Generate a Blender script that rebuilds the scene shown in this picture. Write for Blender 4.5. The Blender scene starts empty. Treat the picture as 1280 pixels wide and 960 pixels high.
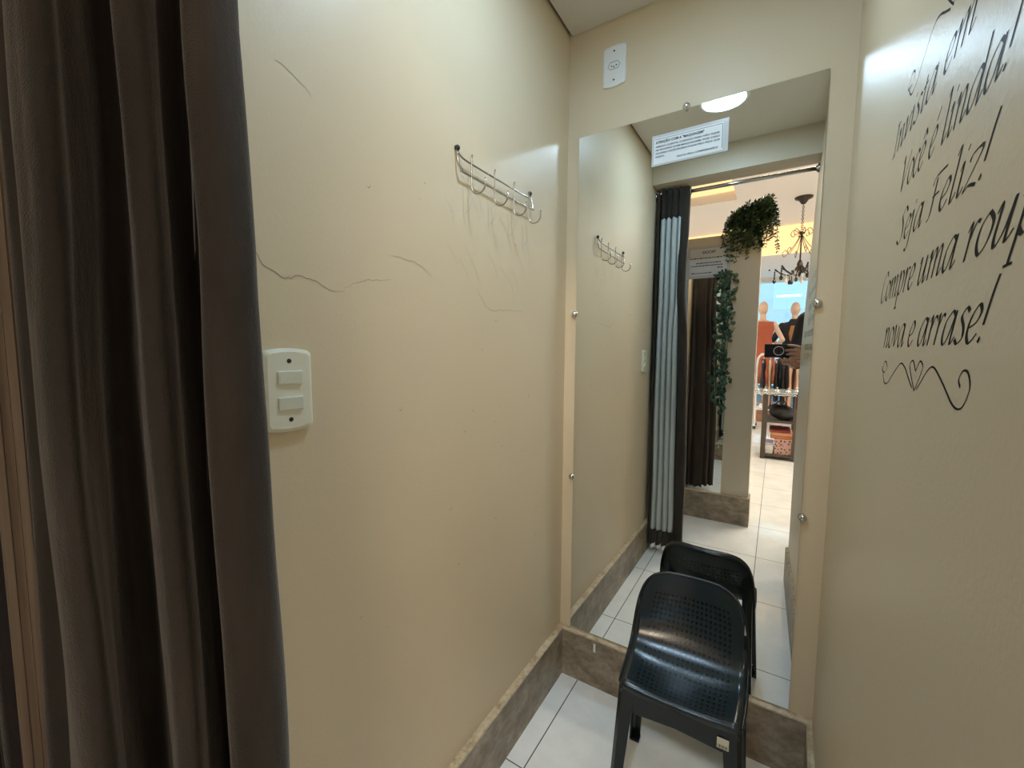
import bpy, bmesh, math, random
from mathutils import Vector, Matrix, noise
C = bpy.context.scene.collection
S = bpy.context.scene
PI = math.pi

# ------------------------------------------------------------------ camera
H = 1.1693
cam = bpy.data.cameras.new('camera'); camo = bpy.data.objects.new('camera', cam); C.objects.link(camo)
S.camera = camo
r_ = Vector((0.84588517, 0.53332704, 0.00636727)); u_ = Vector((-0.04949028, 0.06659662, 0.99655186)); f_ = Vector((-0.53106402, 0.84328356, -0.0827276))
m = Matrix((r_, u_, -f_)).transposed().to_4x4(); m.translation = (0, 0, H)
camo.matrix_world = m
cam.sensor_width = 36; cam.lens = 524.656 / 1280 * 36; cam.clip_start = 0.004; cam.clip_end = 200

# ------------------------------------------------------------------ render look
S.view_settings.view_transform = 'Standard'; S.view_settings.look = 'None'
S.view_settings.gamma = 1; S.view_settings.exposure = 0.22; S.view_settings.use_curve_mapping = False
cy = S.cycles
cy.use_denoising = True; cy.max_bounces = 14; cy.diffuse_bounces = 6; cy.glossy_bounces = 8
cy.transmission_bounces = 8; cy.transparent_max_bounces = 12
cy.caustics_reflective = True; cy.caustics_refractive = False; cy.blur_glossy = 0.0
cy.sample_clamp_indirect = 0; cy.use_adaptive_sampling = False
cy.use_guiding = True

# ------------------------------------------------------------------ world
W = bpy.data.worlds.new('sky'); S.world = W; W.use_nodes = True
W.node_tree.nodes['Background'].inputs[0].default_value = (0.35, 0.68, 0.95, 1)
W.node_tree.nodes['Background'].inputs[1].default_value = 0.6

def area(name, loc, sx, sy, power, col, rot=(0, 0, 0)):
    l = bpy.data.lights.new(name, 'AREA'); l.shape = 'RECTANGLE'; l.size = sx; l.size_y = sy; l.energy = power; l.color = col
    o = bpy.data.objects.new(name, l); C.objects.link(o); o.location = loc; o.rotation_euler = rot
    return o
P_LED, P_SHOP, P_COR, P_DAY = 72.0, 56.0, 40.0, 34.0
area('shop_ceiling_fill', (1.75, -2.4, 2.74), 1.6, 1.6, P_SHOP, (1.0, 0.88, 0.80))  # the four shop lights are unseen stand-ins for its lamps, without fittings
area('shop_side_fill', (-2.5, -3.4, 2.74), 1.0, 1.0, P_SHOP * .5, (1.0, 0.84, 0.70))
area('shop_front_fill', (1.9, -5.2, 2.44), 1.6, 0.8, P_SHOP * .5, (1.0, 0.90, 0.80))
area('shop_window_fill', (-1.7, -5.2, 2.44), 1.2, 0.8, P_SHOP * .4, (1.0, 0.90, 0.80))
area('corridor_fill', (0.2, -1.25, 2.74), 0.6, 0.4, P_COR, (1.0, 0.84, 0.64))  # unseen warm fill, added to brighten the lower left wall
area('daylight_through_front', (0, -6.9, 1.5), 5.0, 2.0, P_DAY, (0.62, 0.85, 1.0), (PI / 2, 0, 0))

# ------------------------------------------------------------------ materials
def mat(name, col, rough=.5, metal=0, spec=.5, emit=None, es=0, coat=0, sheen=0, trans=0):
    m = bpy.data.materials.new(name); m.use_nodes = True
    b = m.node_tree.nodes['Principled BSDF']
    b.inputs['Base Color'].default_value = (*col, 1); b.inputs['Roughness'].default_value = rough
    b.inputs['Metallic'].default_value = metal; b.inputs['Specular IOR Level'].default_value = spec
    if emit: b.inputs['Emission Color'].default_value = (*emit, 1); b.inputs['Emission Strength'].default_value = es
    if coat: b.inputs['Coat Weight'].default_value = coat; b.inputs['Coat Roughness'].default_value = .08
    if sheen: b.inputs['Sheen Weight'].default_value = sheen; b.inputs['Sheen Roughness'].default_value = .35
    if trans: b.inputs['Transmission Weight'].default_value = trans
    return m
class N:
    def __init__(s, m): s.t = m.node_tree; s.b = s.t.nodes['Principled BSDF']
    def n(s, typ, **k):
        x = s.t.nodes.new(typ)
        for a, v in k.items():
            if a.startswith('i_'): x.inputs[a[2:].replace('_', ' ')].default_value = v
            else: setattr(x, a, v)
        return x
    def l(s, a, b): s.t.links.new(a, b)
    def coord(s): return s.n('ShaderNodeTexCoord').outputs['Object']
    def math(s, op, a, b=None):
        x = s.n('ShaderNodeMath', operation=op)
        for i, v in enumerate((a, b)):
            if v is None: continue
            if isinstance(v, (int, float)): x.inputs[i].default_value = v
            else: s.l(v, x.inputs[i])
        return x.outputs[0]
    def ramp(s, fac, stops):
        x = s.n('ShaderNodeValToRGB'); e = x.color_ramp.elements
        while len(e) < len(stops): e.new(.5)
        for q, (p, c) in zip(e, stops): q.position = p; q.color = (*c, 1)
        s.l(fac, x.inputs[0]); return x.outputs[0]
    def noise(s, scale, detail=4, rough=.5, vec=None, stretch=None):
        x = s.n('ShaderNodeTexNoise'); x.inputs['Scale'].default_value = scale; x.inputs['Detail'].default_value = detail; x.inputs['Roughness'].default_value = rough
        v = vec or s.coord()
        if stretch:
            mp = s.n('ShaderNodeMapping'); mp.inputs['Scale'].default_value = stretch; s.l(v, mp.inputs[0]); v = mp.outputs[0]
        s.l(v, x.inputs['Vector']); return x.outputs['Fac']
    def bump(s, h, strength=.3, dist=.002):
        x = s.n('ShaderNodeBump'); x.inputs['Strength'].default_value = strength; x.inputs['Distance'].default_value = dist
        s.l(h, x.inputs['Height']); s.l(x.outputs[0], s.b.inputs['Normal'])
    def mix(s, fac, a, b):
        x = s.n('ShaderNodeMix', data_type='RGBA')
        for i, v in ((0, fac), (6, a), (7, b)):
            if isinstance(v, (int, float)): x.inputs[i].default_value = v
            elif isinstance(v, tuple): x.inputs[i].default_value = (*v, 1)
            else: s.l(v, x.inputs[i])
        return x.outputs[2]

def wall_mat(name, c, stain=.5, rough=.3):
    m = mat(name, c, rough, spec=.24); k = N(m)
    n1 = k.noise(1.6, 3); n2 = k.noise(6, 5, .6)
    d = tuple(v * f for v, f in zip(c, (.86, .80, .70)))
    base = k.mix(k.math('MULTIPLY', n1, stain), c, d)
    spot = k.ramp(k.noise(60, 2), [(.74, (0, 0, 0)), (.82, (1, 1, 1))])
    sp2 = k.math('MULTIPLY', spot, k.ramp(n2, [(.5, (0, 0, 0)), (.7, (1, 1, 1))]))
    base = k.mix(k.math('MULTIPLY', sp2, .35), base, (.30, .25, .16))
    k.l(base, k.b.inputs['Base Color'])
    h = k.math('ADD', k.noise(220, 2), k.math('MULTIPLY', k.noise(5, 2), 3))
    k.bump(h, .18, .0012)
    return m
WALL = wall_mat('cream_paint', (.70, .602, .44), .6, .40)
WALL2 = wall_mat('cream_paint_partition', (.58, .52, .41), .3, .45)
M_CEIL = mat('ceiling_paint', (.66, .63, .57), .7)
M_SLAB = mat('ceiling_reveal', (.30, .26, .18), .9)
M_SHOPC = mat('shop_ceiling_paint', (.86, .80, .76), .6)
M_COVE = mat('cove_glow', (.95, .62, .28), .7, emit=(1, .72, .40), es=.85)
MIRROR = mat('mirror_silver', (.83, .85, .83), 0.0, 1)
GEDGE = mat('glass_edge', (.16, .22, .19), .12, 0, .8)
CHROME = mat('chrome', (.62, .62, .62), .12, 1)
STEELW = mat('hook_wire_metal', (.42, .41, .39), .22, 1)
DSCREW = mat('dark_screw', (.05, .05, .05), .4, .6)
IVORY = mat('ivory_plastic', (.74, .73, .60), .35)
IVORY2 = mat('rocker_plastic', (.66, .66, .55), .4)
WHITEP = mat('white_plastic', (.80, .82, .82), .35)
BLACKV = mat('black_vinyl', (.010, .010, .012), .5, spec=.06)
PAPER = mat('printed_paper', (.80, .84, .86), .45)
INK = mat('printing_ink', (.03, .03, .035), .6)
SLEEVE = mat('clear_plastic_sleeve', (.62, .66, .68), .12, spec=.6)
LEDM = mat('led_diffuser', (.9, .9, .9), .4)
RODM = mat('steel_rod', (.45, .46, .47), .2, 1)
RED = mat('terracotta_fabric', (.42, .10, .05), .8, sheen=.3)
def velvet(name, a, b):
    m = mat(name, a, .85, spec=.12, sheen=.38); k = N(m)
    n = k.noise(3.2, 5, .6, stretch=(5, 5, 1)); k.l(k.mix(k.ramp(n, [(.3, (0, 0, 0)), (.7, (1, 1, 1))]), a, b), k.b.inputs['Base Color'])
    k.b.inputs['Sheen Tint'].default_value = (.75, .72, .70, 1)
    k.bump(k.math('ADD', k.noise(700, 2), k.math('MULTIPLY', k.noise(14, 4, .6, stretch=(1, 1, .35)), 5)), .35, .003)
    return m
VELVET = velvet('brown_velvet', (.024, .020, .0165), (.050, .042, .035))
VELVET2 = velvet('dark_velvet', (.022, .017, .018), (.040, .032, .032))
LINING = mat('pale_lining', (.42, .46, .46), .7)
# floor
def floor_mat():
    m = mat('porcelain_tile', (.8, .82, .82), .10, spec=.5); k = N(m)
    sp = k.n('ShaderNodeSeparateXYZ'); k.l(k.coord(), sp.inputs[0])
    def line(o, off, pitch, w):
        f = k.math('FRACT', k.math('DIVIDE', k.math('ADD', o, -off + 100 * pitch), pitch))
        d = k.math('MINIMUM', f, k.math('SUBTRACT', 1.0, f))
        return k.math('LESS_THAN', d, w / pitch / 2)
    g = k.math('MAXIMUM', line(sp.outputs['X'], -.543, .496, .0036), line(sp.outputs['Y'], .934, .4835, .0036))
    veins = k.ramp(k.noise(4, 8, .65), [(.35, (.74, .77, .77)), (.6, (.86, .88, .87))])
    k.l(k.mix(g, veins, (.10, .10, .10)), k.b.inputs['Base Color'])
    k.l(k.math('ADD', k.math('MULTIPLY', k.noise(9, 4), .12), k.math('MULTIPLY', g, .5)), k.b.inputs['Roughness'])
    return m
FLOOR = floor_mat()
def stone_mat(name, a, b, c, sc=7):
    m = mat(name, a, .42); k = N(m)
    n = k.noise(sc, 9, .68, stretch=(1, 1, 1.6)); n2 = k.noise(sc * 6, 6, .7)
    base = k.ramp(n, [(.28, c), (.48, a), (.68, b)])
    k.l(k.mix(k.ramp(n2, [(.5, (0, 0, 0)), (.75, (.6, .6, .6))]), base, c), k.b.inputs['Base Color'])
    k.bump(n2, .2, .001); return m
STONE = stone_mat('marbled_tile', (.25, .20, .14), (.42, .35, .27), (.10, .075, .05), 11)
MORTAR = stone_mat('rough_mortar', (.50, .40, .26), (.62, .54, .40), (.22, .16, .09), 40)
def wood(name, a, b):
    m = mat(name, a, .6); k = N(m)
    n = k.noise(8, 6, .6, stretch=(14, 14, .25)); k.l(k.ramp(n, [(.3, a), (.65, b)]), k.b.inputs['Base Color']); return m
WOODT = wood('tan_wood', (.09, .06, .038), (.22, .165, .115))
LEAF = mat('leaf_green', (.045, .10, .035), .5); k = N(LEAF); k.l(k.ramp(k.noise(22, 2), [(.35, (.018, .045, .022)), (.7, (.09, .16, .05))]), k.b.inputs['Base Color'])
IVY = mat('ivy_green', (.03, .085, .04), .4); k = N(IVY); k.l(k.ramp(k.noise(18, 2), [(.35, (.015, .05, .03)), (.7, (.07, .14, .075))]), k.b.inputs['Base Color'])
IVYV = mat('pale_stem', (.35, .42, .28), .6)
POTM = mat('clay_pot', (.18, .075, .045), .7)

# ------------------------------------------------------------------ mesh helpers
def obj(name, bm, m, parent=None, smooth=False, bevel=0, kind=None, auto=None):
    me = bpy.data.meshes.new(name)
    if smooth:
        for f in bm.faces: f.smooth = True
    bm.to_mesh(me); bm.free()
    o = bpy.data.objects.new(name, me); C.objects.link(o)
    for q in (m if isinstance(m, (list, tuple)) else [m]): me.materials.append(q)
    if parent: o.parent = parent
    if bevel:
        b = o.modifiers.new('bevel', 'BEVEL'); b.width = bevel; b.segments = 3; b.limit_method = 'ANGLE'
    if kind: o['kind'] = kind
    return o
def tag(o, label, cat, group=None):
    o['label'] = label; o['category'] = cat
    if group: o['group'] = group
    return o
def empty(name, loc, label, cat, group=None, rz=0):
    o = bpy.data.objects.new(name, None); C.objects.link(o); o.location = loc; o.rotation_euler = (0, 0, rz); o.empty_display_size = .05
    return tag(o, label, cat, group)
def local(o, par): o.parent = par; o.matrix_parent_inverse = Matrix.Translation(par.location).inverted() if not par.rotation_euler.z else par.matrix_world.inverted(); return o
def nb(): return bmesh.new()
def box(bm, x0, x1, y0, y1, z0, z1, mi=0):
    v = [bm.verts.new(p) for p in ((x0, y0, z0), (x1, y0, z0), (x1, y1, z0), (x0, y1, z0), (x0, y0, z1), (x1, y0, z1), (x1, y1, z1), (x0, y1, z1))]
    for q in ((0, 3, 2, 1), (4, 5, 6, 7), (0, 1, 5, 4), (1, 2, 6, 5), (2, 3, 7, 6), (3, 0, 4, 7)):
        f = bm.faces.new([v[i] for i in q]); f.material_index = mi
    return v
def prism(bm, pts, z0, z1):
    a = [bm.verts.new((x, y, z0)) for x, y in pts]; b = [bm.verts.new((x, y, z1)) for x, y in pts]
    bm.faces.new(a[::-1]); bm.faces.new(b); n = len(pts)
    for i in range(n): bm.faces.new((a[i], a[(i + 1) % n], b[(i + 1) % n], b[i]))
def smoothpath(pts, k=6, closed=False):
    pts = [Vector(p) for p in pts]; n = len(pts); out = []
    if n < 3: return pts
    rng = n if closed else n - 1
    for i in range(rng):
        g = (lambda j: pts[j % n]) if closed else (lambda j: pts[max(0, min(n - 1, j))])
        a, b, c, d = g(i - 1), g(i), g(i + 1), g(i + 2)
        for j in range(k):
            t = j / k
            out.append(.5 * ((2 * b) + (c - a) * t + (2 * a - 5 * b + 4 * c - d) * t * t + (3 * b - a - 3 * c + d) * t ** 3))
    if not closed: out.append(pts[-1])
    return out
def tube(bm, pts, r, seg=8, closed=False, cap=True):
    pts = [Vector(p) for p in pts]; n = len(pts); rr = r if isinstance(r, (list, tuple)) else [r] * n
    rings = []; prev = None
    for i, p in enumerate(pts):
        t = (pts[(i + 1) % n] - pts[i - 1]) if closed else (pts[min(i + 1, n - 1)] - pts[max(i - 1, 0)])
        t = t.normalized() if t.length > 1e-9 else Vector((0, 0, 1))
        a = prev if prev else (Vector((0, 0, 1)) if abs(t.z) < .9 else Vector((1, 0, 0)))
        a = (a - t * a.dot(t)).normalized(); prev = a; b = t.cross(a)
        rings.append([bm.verts.new(p + (a * math.cos(q * 2 * PI / seg) + b * math.sin(q * 2 * PI / seg)) * rr[i]) for q in range(seg)])
    for i in range(n if closed else n - 1):
        A, B_ = rings[i], rings[(i + 1) % n]
        for q in range(seg): bm.faces.new((A[q], A[(q + 1) % seg], B_[(q + 1) % seg], B_[q]))
    if cap and not closed: bm.faces.new(rings[0][::-1]); bm.faces.new(rings[-1])
def lathe(bm, prof, axis_m=None, seg=24):
    M = axis_m or Matrix.Identity(4); rings = []
    for r, z in prof:
        if r < 1e-6: rings.append([bm.verts.new(M @ Vector((0, 0, z)))])
        else: rings.append([bm.verts.new(M @ Vector((r * math.cos(q * 2 * PI / seg), r * math.sin(q * 2 * PI / seg), z))) for q in range(seg)])
    for A, B_ in zip(rings, rings[1:]):
        for q in range(seg):
            a, b, c, d = A[q % len(A)], A[(q + 1) % seg % len(A)], B_[(q + 1) % seg % len(B_)], B_[q % len(B_)]
            vs = []
            for v in (a, b, c, d):
                if v not in vs: vs.append(v)
            if len(vs) > 2: bm.faces.new(vs)
def ell(bm, c, r, rot=None, u=16, v=10):
    M = Matrix.Translation(c) @ (rot.to_4x4() if rot else Matrix.Identity(4)) @ Matrix.Diagonal((*r, 1))
    bmesh.ops.create_uvsphere(bm, u_segments=u, v_segments=v, radius=1, matrix=M)
def caps(bm, a, b, ra, rb, seg=14, n=5):
    a, b = Vector(a), Vector(b)
    ell(bm, a, (ra,) * 3, u=seg, v=8); ell(bm, b, (rb,) * 3, u=seg, v=8)
    tube(bm, [a.lerp(b, i / n) for i in range(n + 1)], [ra + (rb - ra) * i / n for i in range(n + 1)], seg)
def chain(bm, pts, rs):
    for i in range(len(pts) - 1): caps(bm, pts[i], pts[i + 1], rs[i], rs[i + 1])
def remesh(name, bm, m, parent, voxel, smooth_it=4):
    o = obj('tmp', bm, m); 
    r = o.modifiers.new('r', 'REMESH'); r.mode = 'VOXEL'; r.voxel_size = voxel; r.use_smooth_shade = True
    s = o.modifiers.new('s', 'SMOOTH'); s.iterations = smooth_it; s.factor = .5
    dg = bpy.context.evaluated_depsgraph_get(); me = bpy.data.meshes.new_from_object(o.evaluated_get(dg))
    old = o.data; bpy.data.objects.remove(o); bpy.data.meshes.remove(old)
    me.name = name; q = bpy.data.objects.new(name, me); C.objects.link(q)
    for p in me.polygons: p.use_smooth = True
    if parent: q.parent = parent
    return q
def text_mesh(s, size, loc, M, m, parent, name, width=None, bold=0, align='LEFT'):
    cu = bpy.data.curves.new('t', 'FONT'); cu.body = s; cu.size = size; cu.offset = bold; cu.align_x = align; cu.resolution_u = 3
    o = bpy.data.objects.new('t', cu); C.objects.link(o)
    bpy.context.view_layer.update(); dg = bpy.context.evaluated_depsgraph_get(); me = bpy.data.meshes.new_from_object(o.evaluated_get(dg))
    bpy.data.objects.remove(o)
    xs = [v.co.x for v in me.vertices]; w = max(xs) - min(xs); f = width / w if width else 1
    for v in me.vertices: v.co = M @ (Vector((v.co.x * f, v.co.y, 0)) + Vector(loc))
    me.name = name; me.materials.clear(); me.materials.append(m)
    q = bpy.data.objects.new(name, me); C.objects.link(q); q.parent = parent
    return q

# ------------------------------------------------------------------ room numbers
BK = 1.33; ZC = 2.181
def XL(y): return -.6226 - .0112 * (y - BK)
def XR(y, z=0): return .1289 + .0274 * (y - BK) + .024 * max(0, z - 1.165) / .85 * (BK - y) / 1.046
Y0L, YI, YO = .070, .284, .155     # left wall end, inner and outer face of the front wall
ZL = 2.047                          # underside of lintel
# floor
b = nb(); box(b, -3.2, 3.2, -6.6, 1.42, -.06, 0); obj('floor', b, FLOOR, kind='structure')
# walls
b = nb(); prism(b, [(XL(Y0L), Y0L), (XL(1.42), 1.42), (XL(1.42) - .09, 1.42), (XL(.22) - .09, .22), (XL(Y0L) - .026, Y0L)], 0, 2.30); wl = obj('wall_left', b, WALL, kind='structure')
b = nb(); box(b, XL(BK), XR(BK), BK, 1.42, 0, 2.30); obj('wall_back', b, WALL, kind='structure')
b = nb(); box(b, 0, .10, YO, 1.42, 0, 2.30)
for zz in [1.165] + [1.2 + .05 * i for i in range(22)]: bmesh.ops.bisect_plane(b, geom=b.verts[:] + b.edges[:] + b.faces[:], plane_co=(0, 0, zz), plane_no=(0, 0, 1))
for yy in [.2 + .05 * i for i in range(24)]: bmesh.ops.bisect_plane(b, geom=b.verts[:] + b.edges[:] + b.faces[:], plane_co=(0, yy, 0), plane_no=(0, 1, 0))
for q in b.verts: q.co.x = XR(q.co.y, q.co.z) if q.co.x < .05 else XR(1.42) + .12
wr = obj('wall_right', b, WALL, kind='structure')
b = nb(); box(b, XL(YO), XR(YO, 2.3), YO, YI, ZL, 2.30); obj('wall_front', b, WALL2, kind='structure')
# ceiling: hanging board with a dark reveal around it
b = nb(); prism(b, [(XL(YI) + .010, YI), (XR(YI, ZC), YI), (XR(BK), BK - .002), (XL(BK) + .010, BK - .002)], ZC, ZC + .012); obj('ceiling', b, M_CEIL, kind='structure')
b = nb(); box(b, -.74, .26, YI, 1.42, 2.215, 2.30); obj('ceiling_slab', b, M_SLAB, kind='structure')
# outer end trim of the left wall
b = nb(); 
for i in range(4): box(b, XL(.08) - .002 + .001 * (i % 2), XL(.08) + .0035 - .0015 * (i % 2), Y0L - .003 + i * .0065, Y0L + .0030 + i * .0065, 0, 2.28)
obj('trim_1', b, WOODT, kind='structure')
# baseboards: stone face plus the rough mortar edge on top
def baseboard(name, p0, p1, nrm, h=.175, t=.018):
    nx, ny = nrm; d = (p1[0] - p0[0], p1[1] - p0[1]); L = math.hypot(*d)
    b = nb(); prism(b, [p0, p1, (p1[0] + nx * t, p1[1] + ny * t), (p0[0] + nx * t, p0[1] + ny * t)], 0, h - .003)
    bmesh.ops.recalc_face_normals(b, faces=b.faces)
    o = obj(name, b, STONE, kind='structure')
    b = nb(); n = int(L / .012); t2 = t + .0008; rows = []
    rnd = random.Random(name)
    for i in range(n + 1):
        x = p0[0] + d[0] * i / n; y = p0[1] + d[1] * i / n; e = rnd.uniform(-.0018, .0012)
        rows.append([b.verts.new((x + nx * q, y + ny * q, z)) for q, z in ((0, h + .002 + e), (t2 * .6, h + .001 + rnd.uniform(-.001, .001)), (t2, h - .004), (t2 - .0002, h - .007 + e))])
    for A, B_ in zip(rows, rows[1:]):
        for j in range(3): b.faces.new((A[j], A[j + 1], B_[j + 1], B_[j]))
    bmesh.ops.recalc_face_normals(b, faces=b.faces)
    obj('mortar_edge', b, MORTAR, o, kind=None)
    return o
baseboard('baseboard_left', (XL(Y0L + .03), Y0L + .03), (XL(BK), BK), (1, 0))
baseboard('baseboard_back', (XL(BK) + .018, BK), (XR(BK), BK), (0, -1))
baseboard('baseboard_right', (XR(YO), YO), (XR(BK - .018), BK - .018), (-1, 0), h=.172, t=.013)
# opposite partition (the next fitting room's wall across the passage)
b = nb(); box(b, -2.2, -.118, -.60, -.484, 0, 1.925); obj('wall_opposite', b, WALL2, kind='structure')
baseboard('baseboard_opposite', (-2.2, -.484), (-.118, -.484), (0, 1), h=.195, t=.016)
b = nb(); box(b, -.118, -.108, -.60, -.470, 0, .192); obj('baseboard_opposite_end', b, STONE, kind='structure')
# shop shell
b = nb(); box(b, -3.3, -3.2, -6.6, 1.42, 0, 3.1); obj('wall_shop_left', b, WALL2, kind='structure')
b = nb(); box(b, 3.2, 3.3, -6.6, 1.42, 0, 3.1); obj('wall_shop_right', b, WALL2, kind='structure')
b = nb(); box(b, -3.2, XL(0) - .6, .30, .40, 0, 3.1); box(b, XR(0) + .10, 3.2, YO, YI, 0, 3.1); box(b, XL(0) - .6, XR(0) + .10, YO, YI, 2.30, 3.1); obj('wall_shop_back', b, WALL2, kind='structure')
b = nb()
box(b, -3.2, 3.2, -.55, .30, 2.80, 2.90); box(b, -.45, 3.2, -3.95, -.55, 2.80, 2.90); box(b, -3.2, -.45, -3.95, -2.62, 2.80, 2.90); box(b, -3.2, -2.4, -2.62, -.55, 2.80, 2.90)
box(b, -2.4, -.45, -2.62, -.55, 3.02, 3.1)
box(b, -3.2, 3.2, -6.6, -4.35, 2.50, 2.58); box(b, -3.2, 3.2, -4.4, -3.9, 2.88, 3.0)
obj('ceiling_shop', b, M_SHOPC, kind='structure')
b = nb(); box(b, -3.2, 3.2, -4.36, -4.34, 2.50, 2.88); box(b, -2.4, -.452, -2.64, -2.60, 2.90, 3.02); box(b, -.47, -.45, -2.62, -.55, 2.90, 3.02); obj('trim_cove', b, M_COVE, kind='structure')
# shop front: low plinth, posts, header and a glass pane
WHITEF = mat('white_frame', (.82, .84, .86), .4)
b = nb(); box(b, -3.2, 3.2, -6.62, -6.5, 0, .08); box(b, -3.2, 3.2, -6.62, -6.5, 2.42, 2.6)
for x in (-3.1, -.62, 1.2, 3.1): box(b, x - .04, x + .04, -6.60, -6.52, .08, 2.42)
obj('window_1', b, WHITEF, kind='structure')
GLASS = bpy.data.materials.new('shop_glass'); GLASS.use_nodes = True
t = GLASS.node_tree; t.nodes.clear(); o_ = t.nodes.new('ShaderNodeOutputMaterial'); mx = t.nodes.new('ShaderNodeMixShader'); tr = t.nodes.new('ShaderNodeBsdfTransparent'); gl = t.nodes.new('ShaderNodeBsdfGlossy')
gl.inputs['Roughness'].default_value = .01; mx.inputs[0].default_value = .08; tr.inputs[0].default_value = (.86, .96, .97, 1)
t.links.new(tr.outputs[0], mx.inputs[1]); t.links.new(gl.outputs[0], mx.inputs[2]); t.links.new(mx.outputs[0], o_.inputs[0])
b = nb(); box(b, -3.1, 3.1, -6.565, -6.555, .08, 2.42); obj('window_2', b, GLASS, kind='structure')
DECK = stone_mat('terracotta_plinth', (.42, .20, .12), (.50, .27, .18), (.30, .13, .08), 12)
b = nb(); box(b, -3.2, 3.2, -6.5, -5.35, 0, .22); obj('trim_window_platform', b, DECK, kind='structure')
STREET = mat('street_paving', (.55, .58, .6), .8)
b = nb(); box(b, -12, 12, -20, -6.62, -.12, -.02); obj('floor_street', b, STREET, kind='structure')

# ------------------------------------------------------------------ marks on the left wall
CRACK = mat('crack_line', (.36, .31, .235), .9); SCR_SHADOW = mat('scratch_and_shadow_grey', (.46, .43, .36), .8)
def ribbon_wall(name, pts, w, m, parent, side='L', wob=.0015, seed=1):
    rnd = random.Random(seed); P = smoothpath([(p[0], p[1], 0) for p in pts], 5)
    P = [Vector((p.x + rnd.uniform(-wob, wob), p.y + rnd.uniform(-wob, wob), 0)) for p in P]
    b = nb(); prev = None; n = len(P)
    for i, p in enumerate(P):
        tt = (P[min(i + 1, n - 1)] - P[max(i - 1, 0)]).normalized(); nn = Vector((-tt.y, tt.x, 0)); ww = w * (.25 + .75 * math.sin(PI * (i + .5) / n)) / 2
        row = []
        for s in (1, -1):
            q = p + nn * ww * s; x = XL(q.x) + .0004 if side == 'L' else XR(q.x) - .0004
            row.append(b.verts.new((x, q.x, q.y)))
        if prev: b.faces.new((prev[0], prev[1], row[1], row[0]))
        prev = row
    return obj(name, b, m, parent)
ribbon_wall('crack', [(.285, 1.325), (.30, 1.311), (.32, 1.285), (.35, 1.271), (.37, 1.276), (.398, 1.272), (.42, 1.262), (.449, 1.264)], .0016, CRACK, wl, seed=2)
ribbon_wall('crack', [(.449, 1.268), (.48, 1.283), (.507, 1.290), (.553, 1.296)], .0010, CRACK, wl, seed=3)
ribbon_wall('crack', [(.554, 1.342), (.59, 1.340), (.627, 1.335), (.66, 1.318)], .0012, CRACK, wl, seed=4)
ribbon_wall('crack', [(.815, 1.314), (.84, 1.29), (.875, 1.268), (.95, 1.272), (1.04, 1.275)], .0012, CRACK, wl, seed=5)
ribbon_wall('crack', [(.345, 1.568), (.36, 1.566), (.39, 1.554), (.40, 1.545)], .0010, CRACK, wl, seed=6)
rnd = random.Random(5)
for i in range(16):
    y = rnd.uniform(.70, 1.05); z = rnd.uniform(1.36, 1.56); L = rnd.uniform(.03, .09); a = rnd.uniform(.6, 1.4)
    ribbon_wall('scratch_and_shadow_mark', [(y, z), (y + .01 + L * .35, z - L * .55), (y + .012 + L * .45 * a, z - L)], .0009, SCR_SHADOW, wl, wob=.0004, seed=i)
for i, (y, z) in enumerate(((.764, 1.535), (.862, 1.535), (.955, 1.528), (1.030, 1.520))):  # grey lines painted below the hooks imitate their cast shadows
    ribbon_wall('scratch_and_shadow_mark', [(y, z), (y + .003, z - .03), (y + .004, z - .06), (y + .010, z - .085)], .0016, SCR_SHADOW, wl, wob=.0003, seed=i + 90)
    ribbon_wall('scratch_and_shadow_mark', [(y + .035, z - .02), (y + .025, z - .045), (y + .008, z - .06)], .0012, SCR_SHADOW, wl, wob=.0003, seed=i + 95)
rnd = random.Random(8)
for i in range(26):
    y = rnd.uniform(.45, 1.22); z = rnd.uniform(.55, 1.5); s = rnd.uniform(.002, .006)
    ribbon_wall('scratch_and_shadow_mark', [(y, z), (y + s, z + rnd.uniform(-s, s)), (y + 2 * s, z + rnd.uniform(-s, s))], .0016, CRACK if i % 3 else SCR_SHADOW, wl, wob=.0005, seed=i + 50)
b = nb(); box(b, -.487, -.480, BK - .0186, BK - .0176, .128, .158); obj('paint_drip', b, WHITEP, bpy.data.objects['baseboard_back'])

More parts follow.
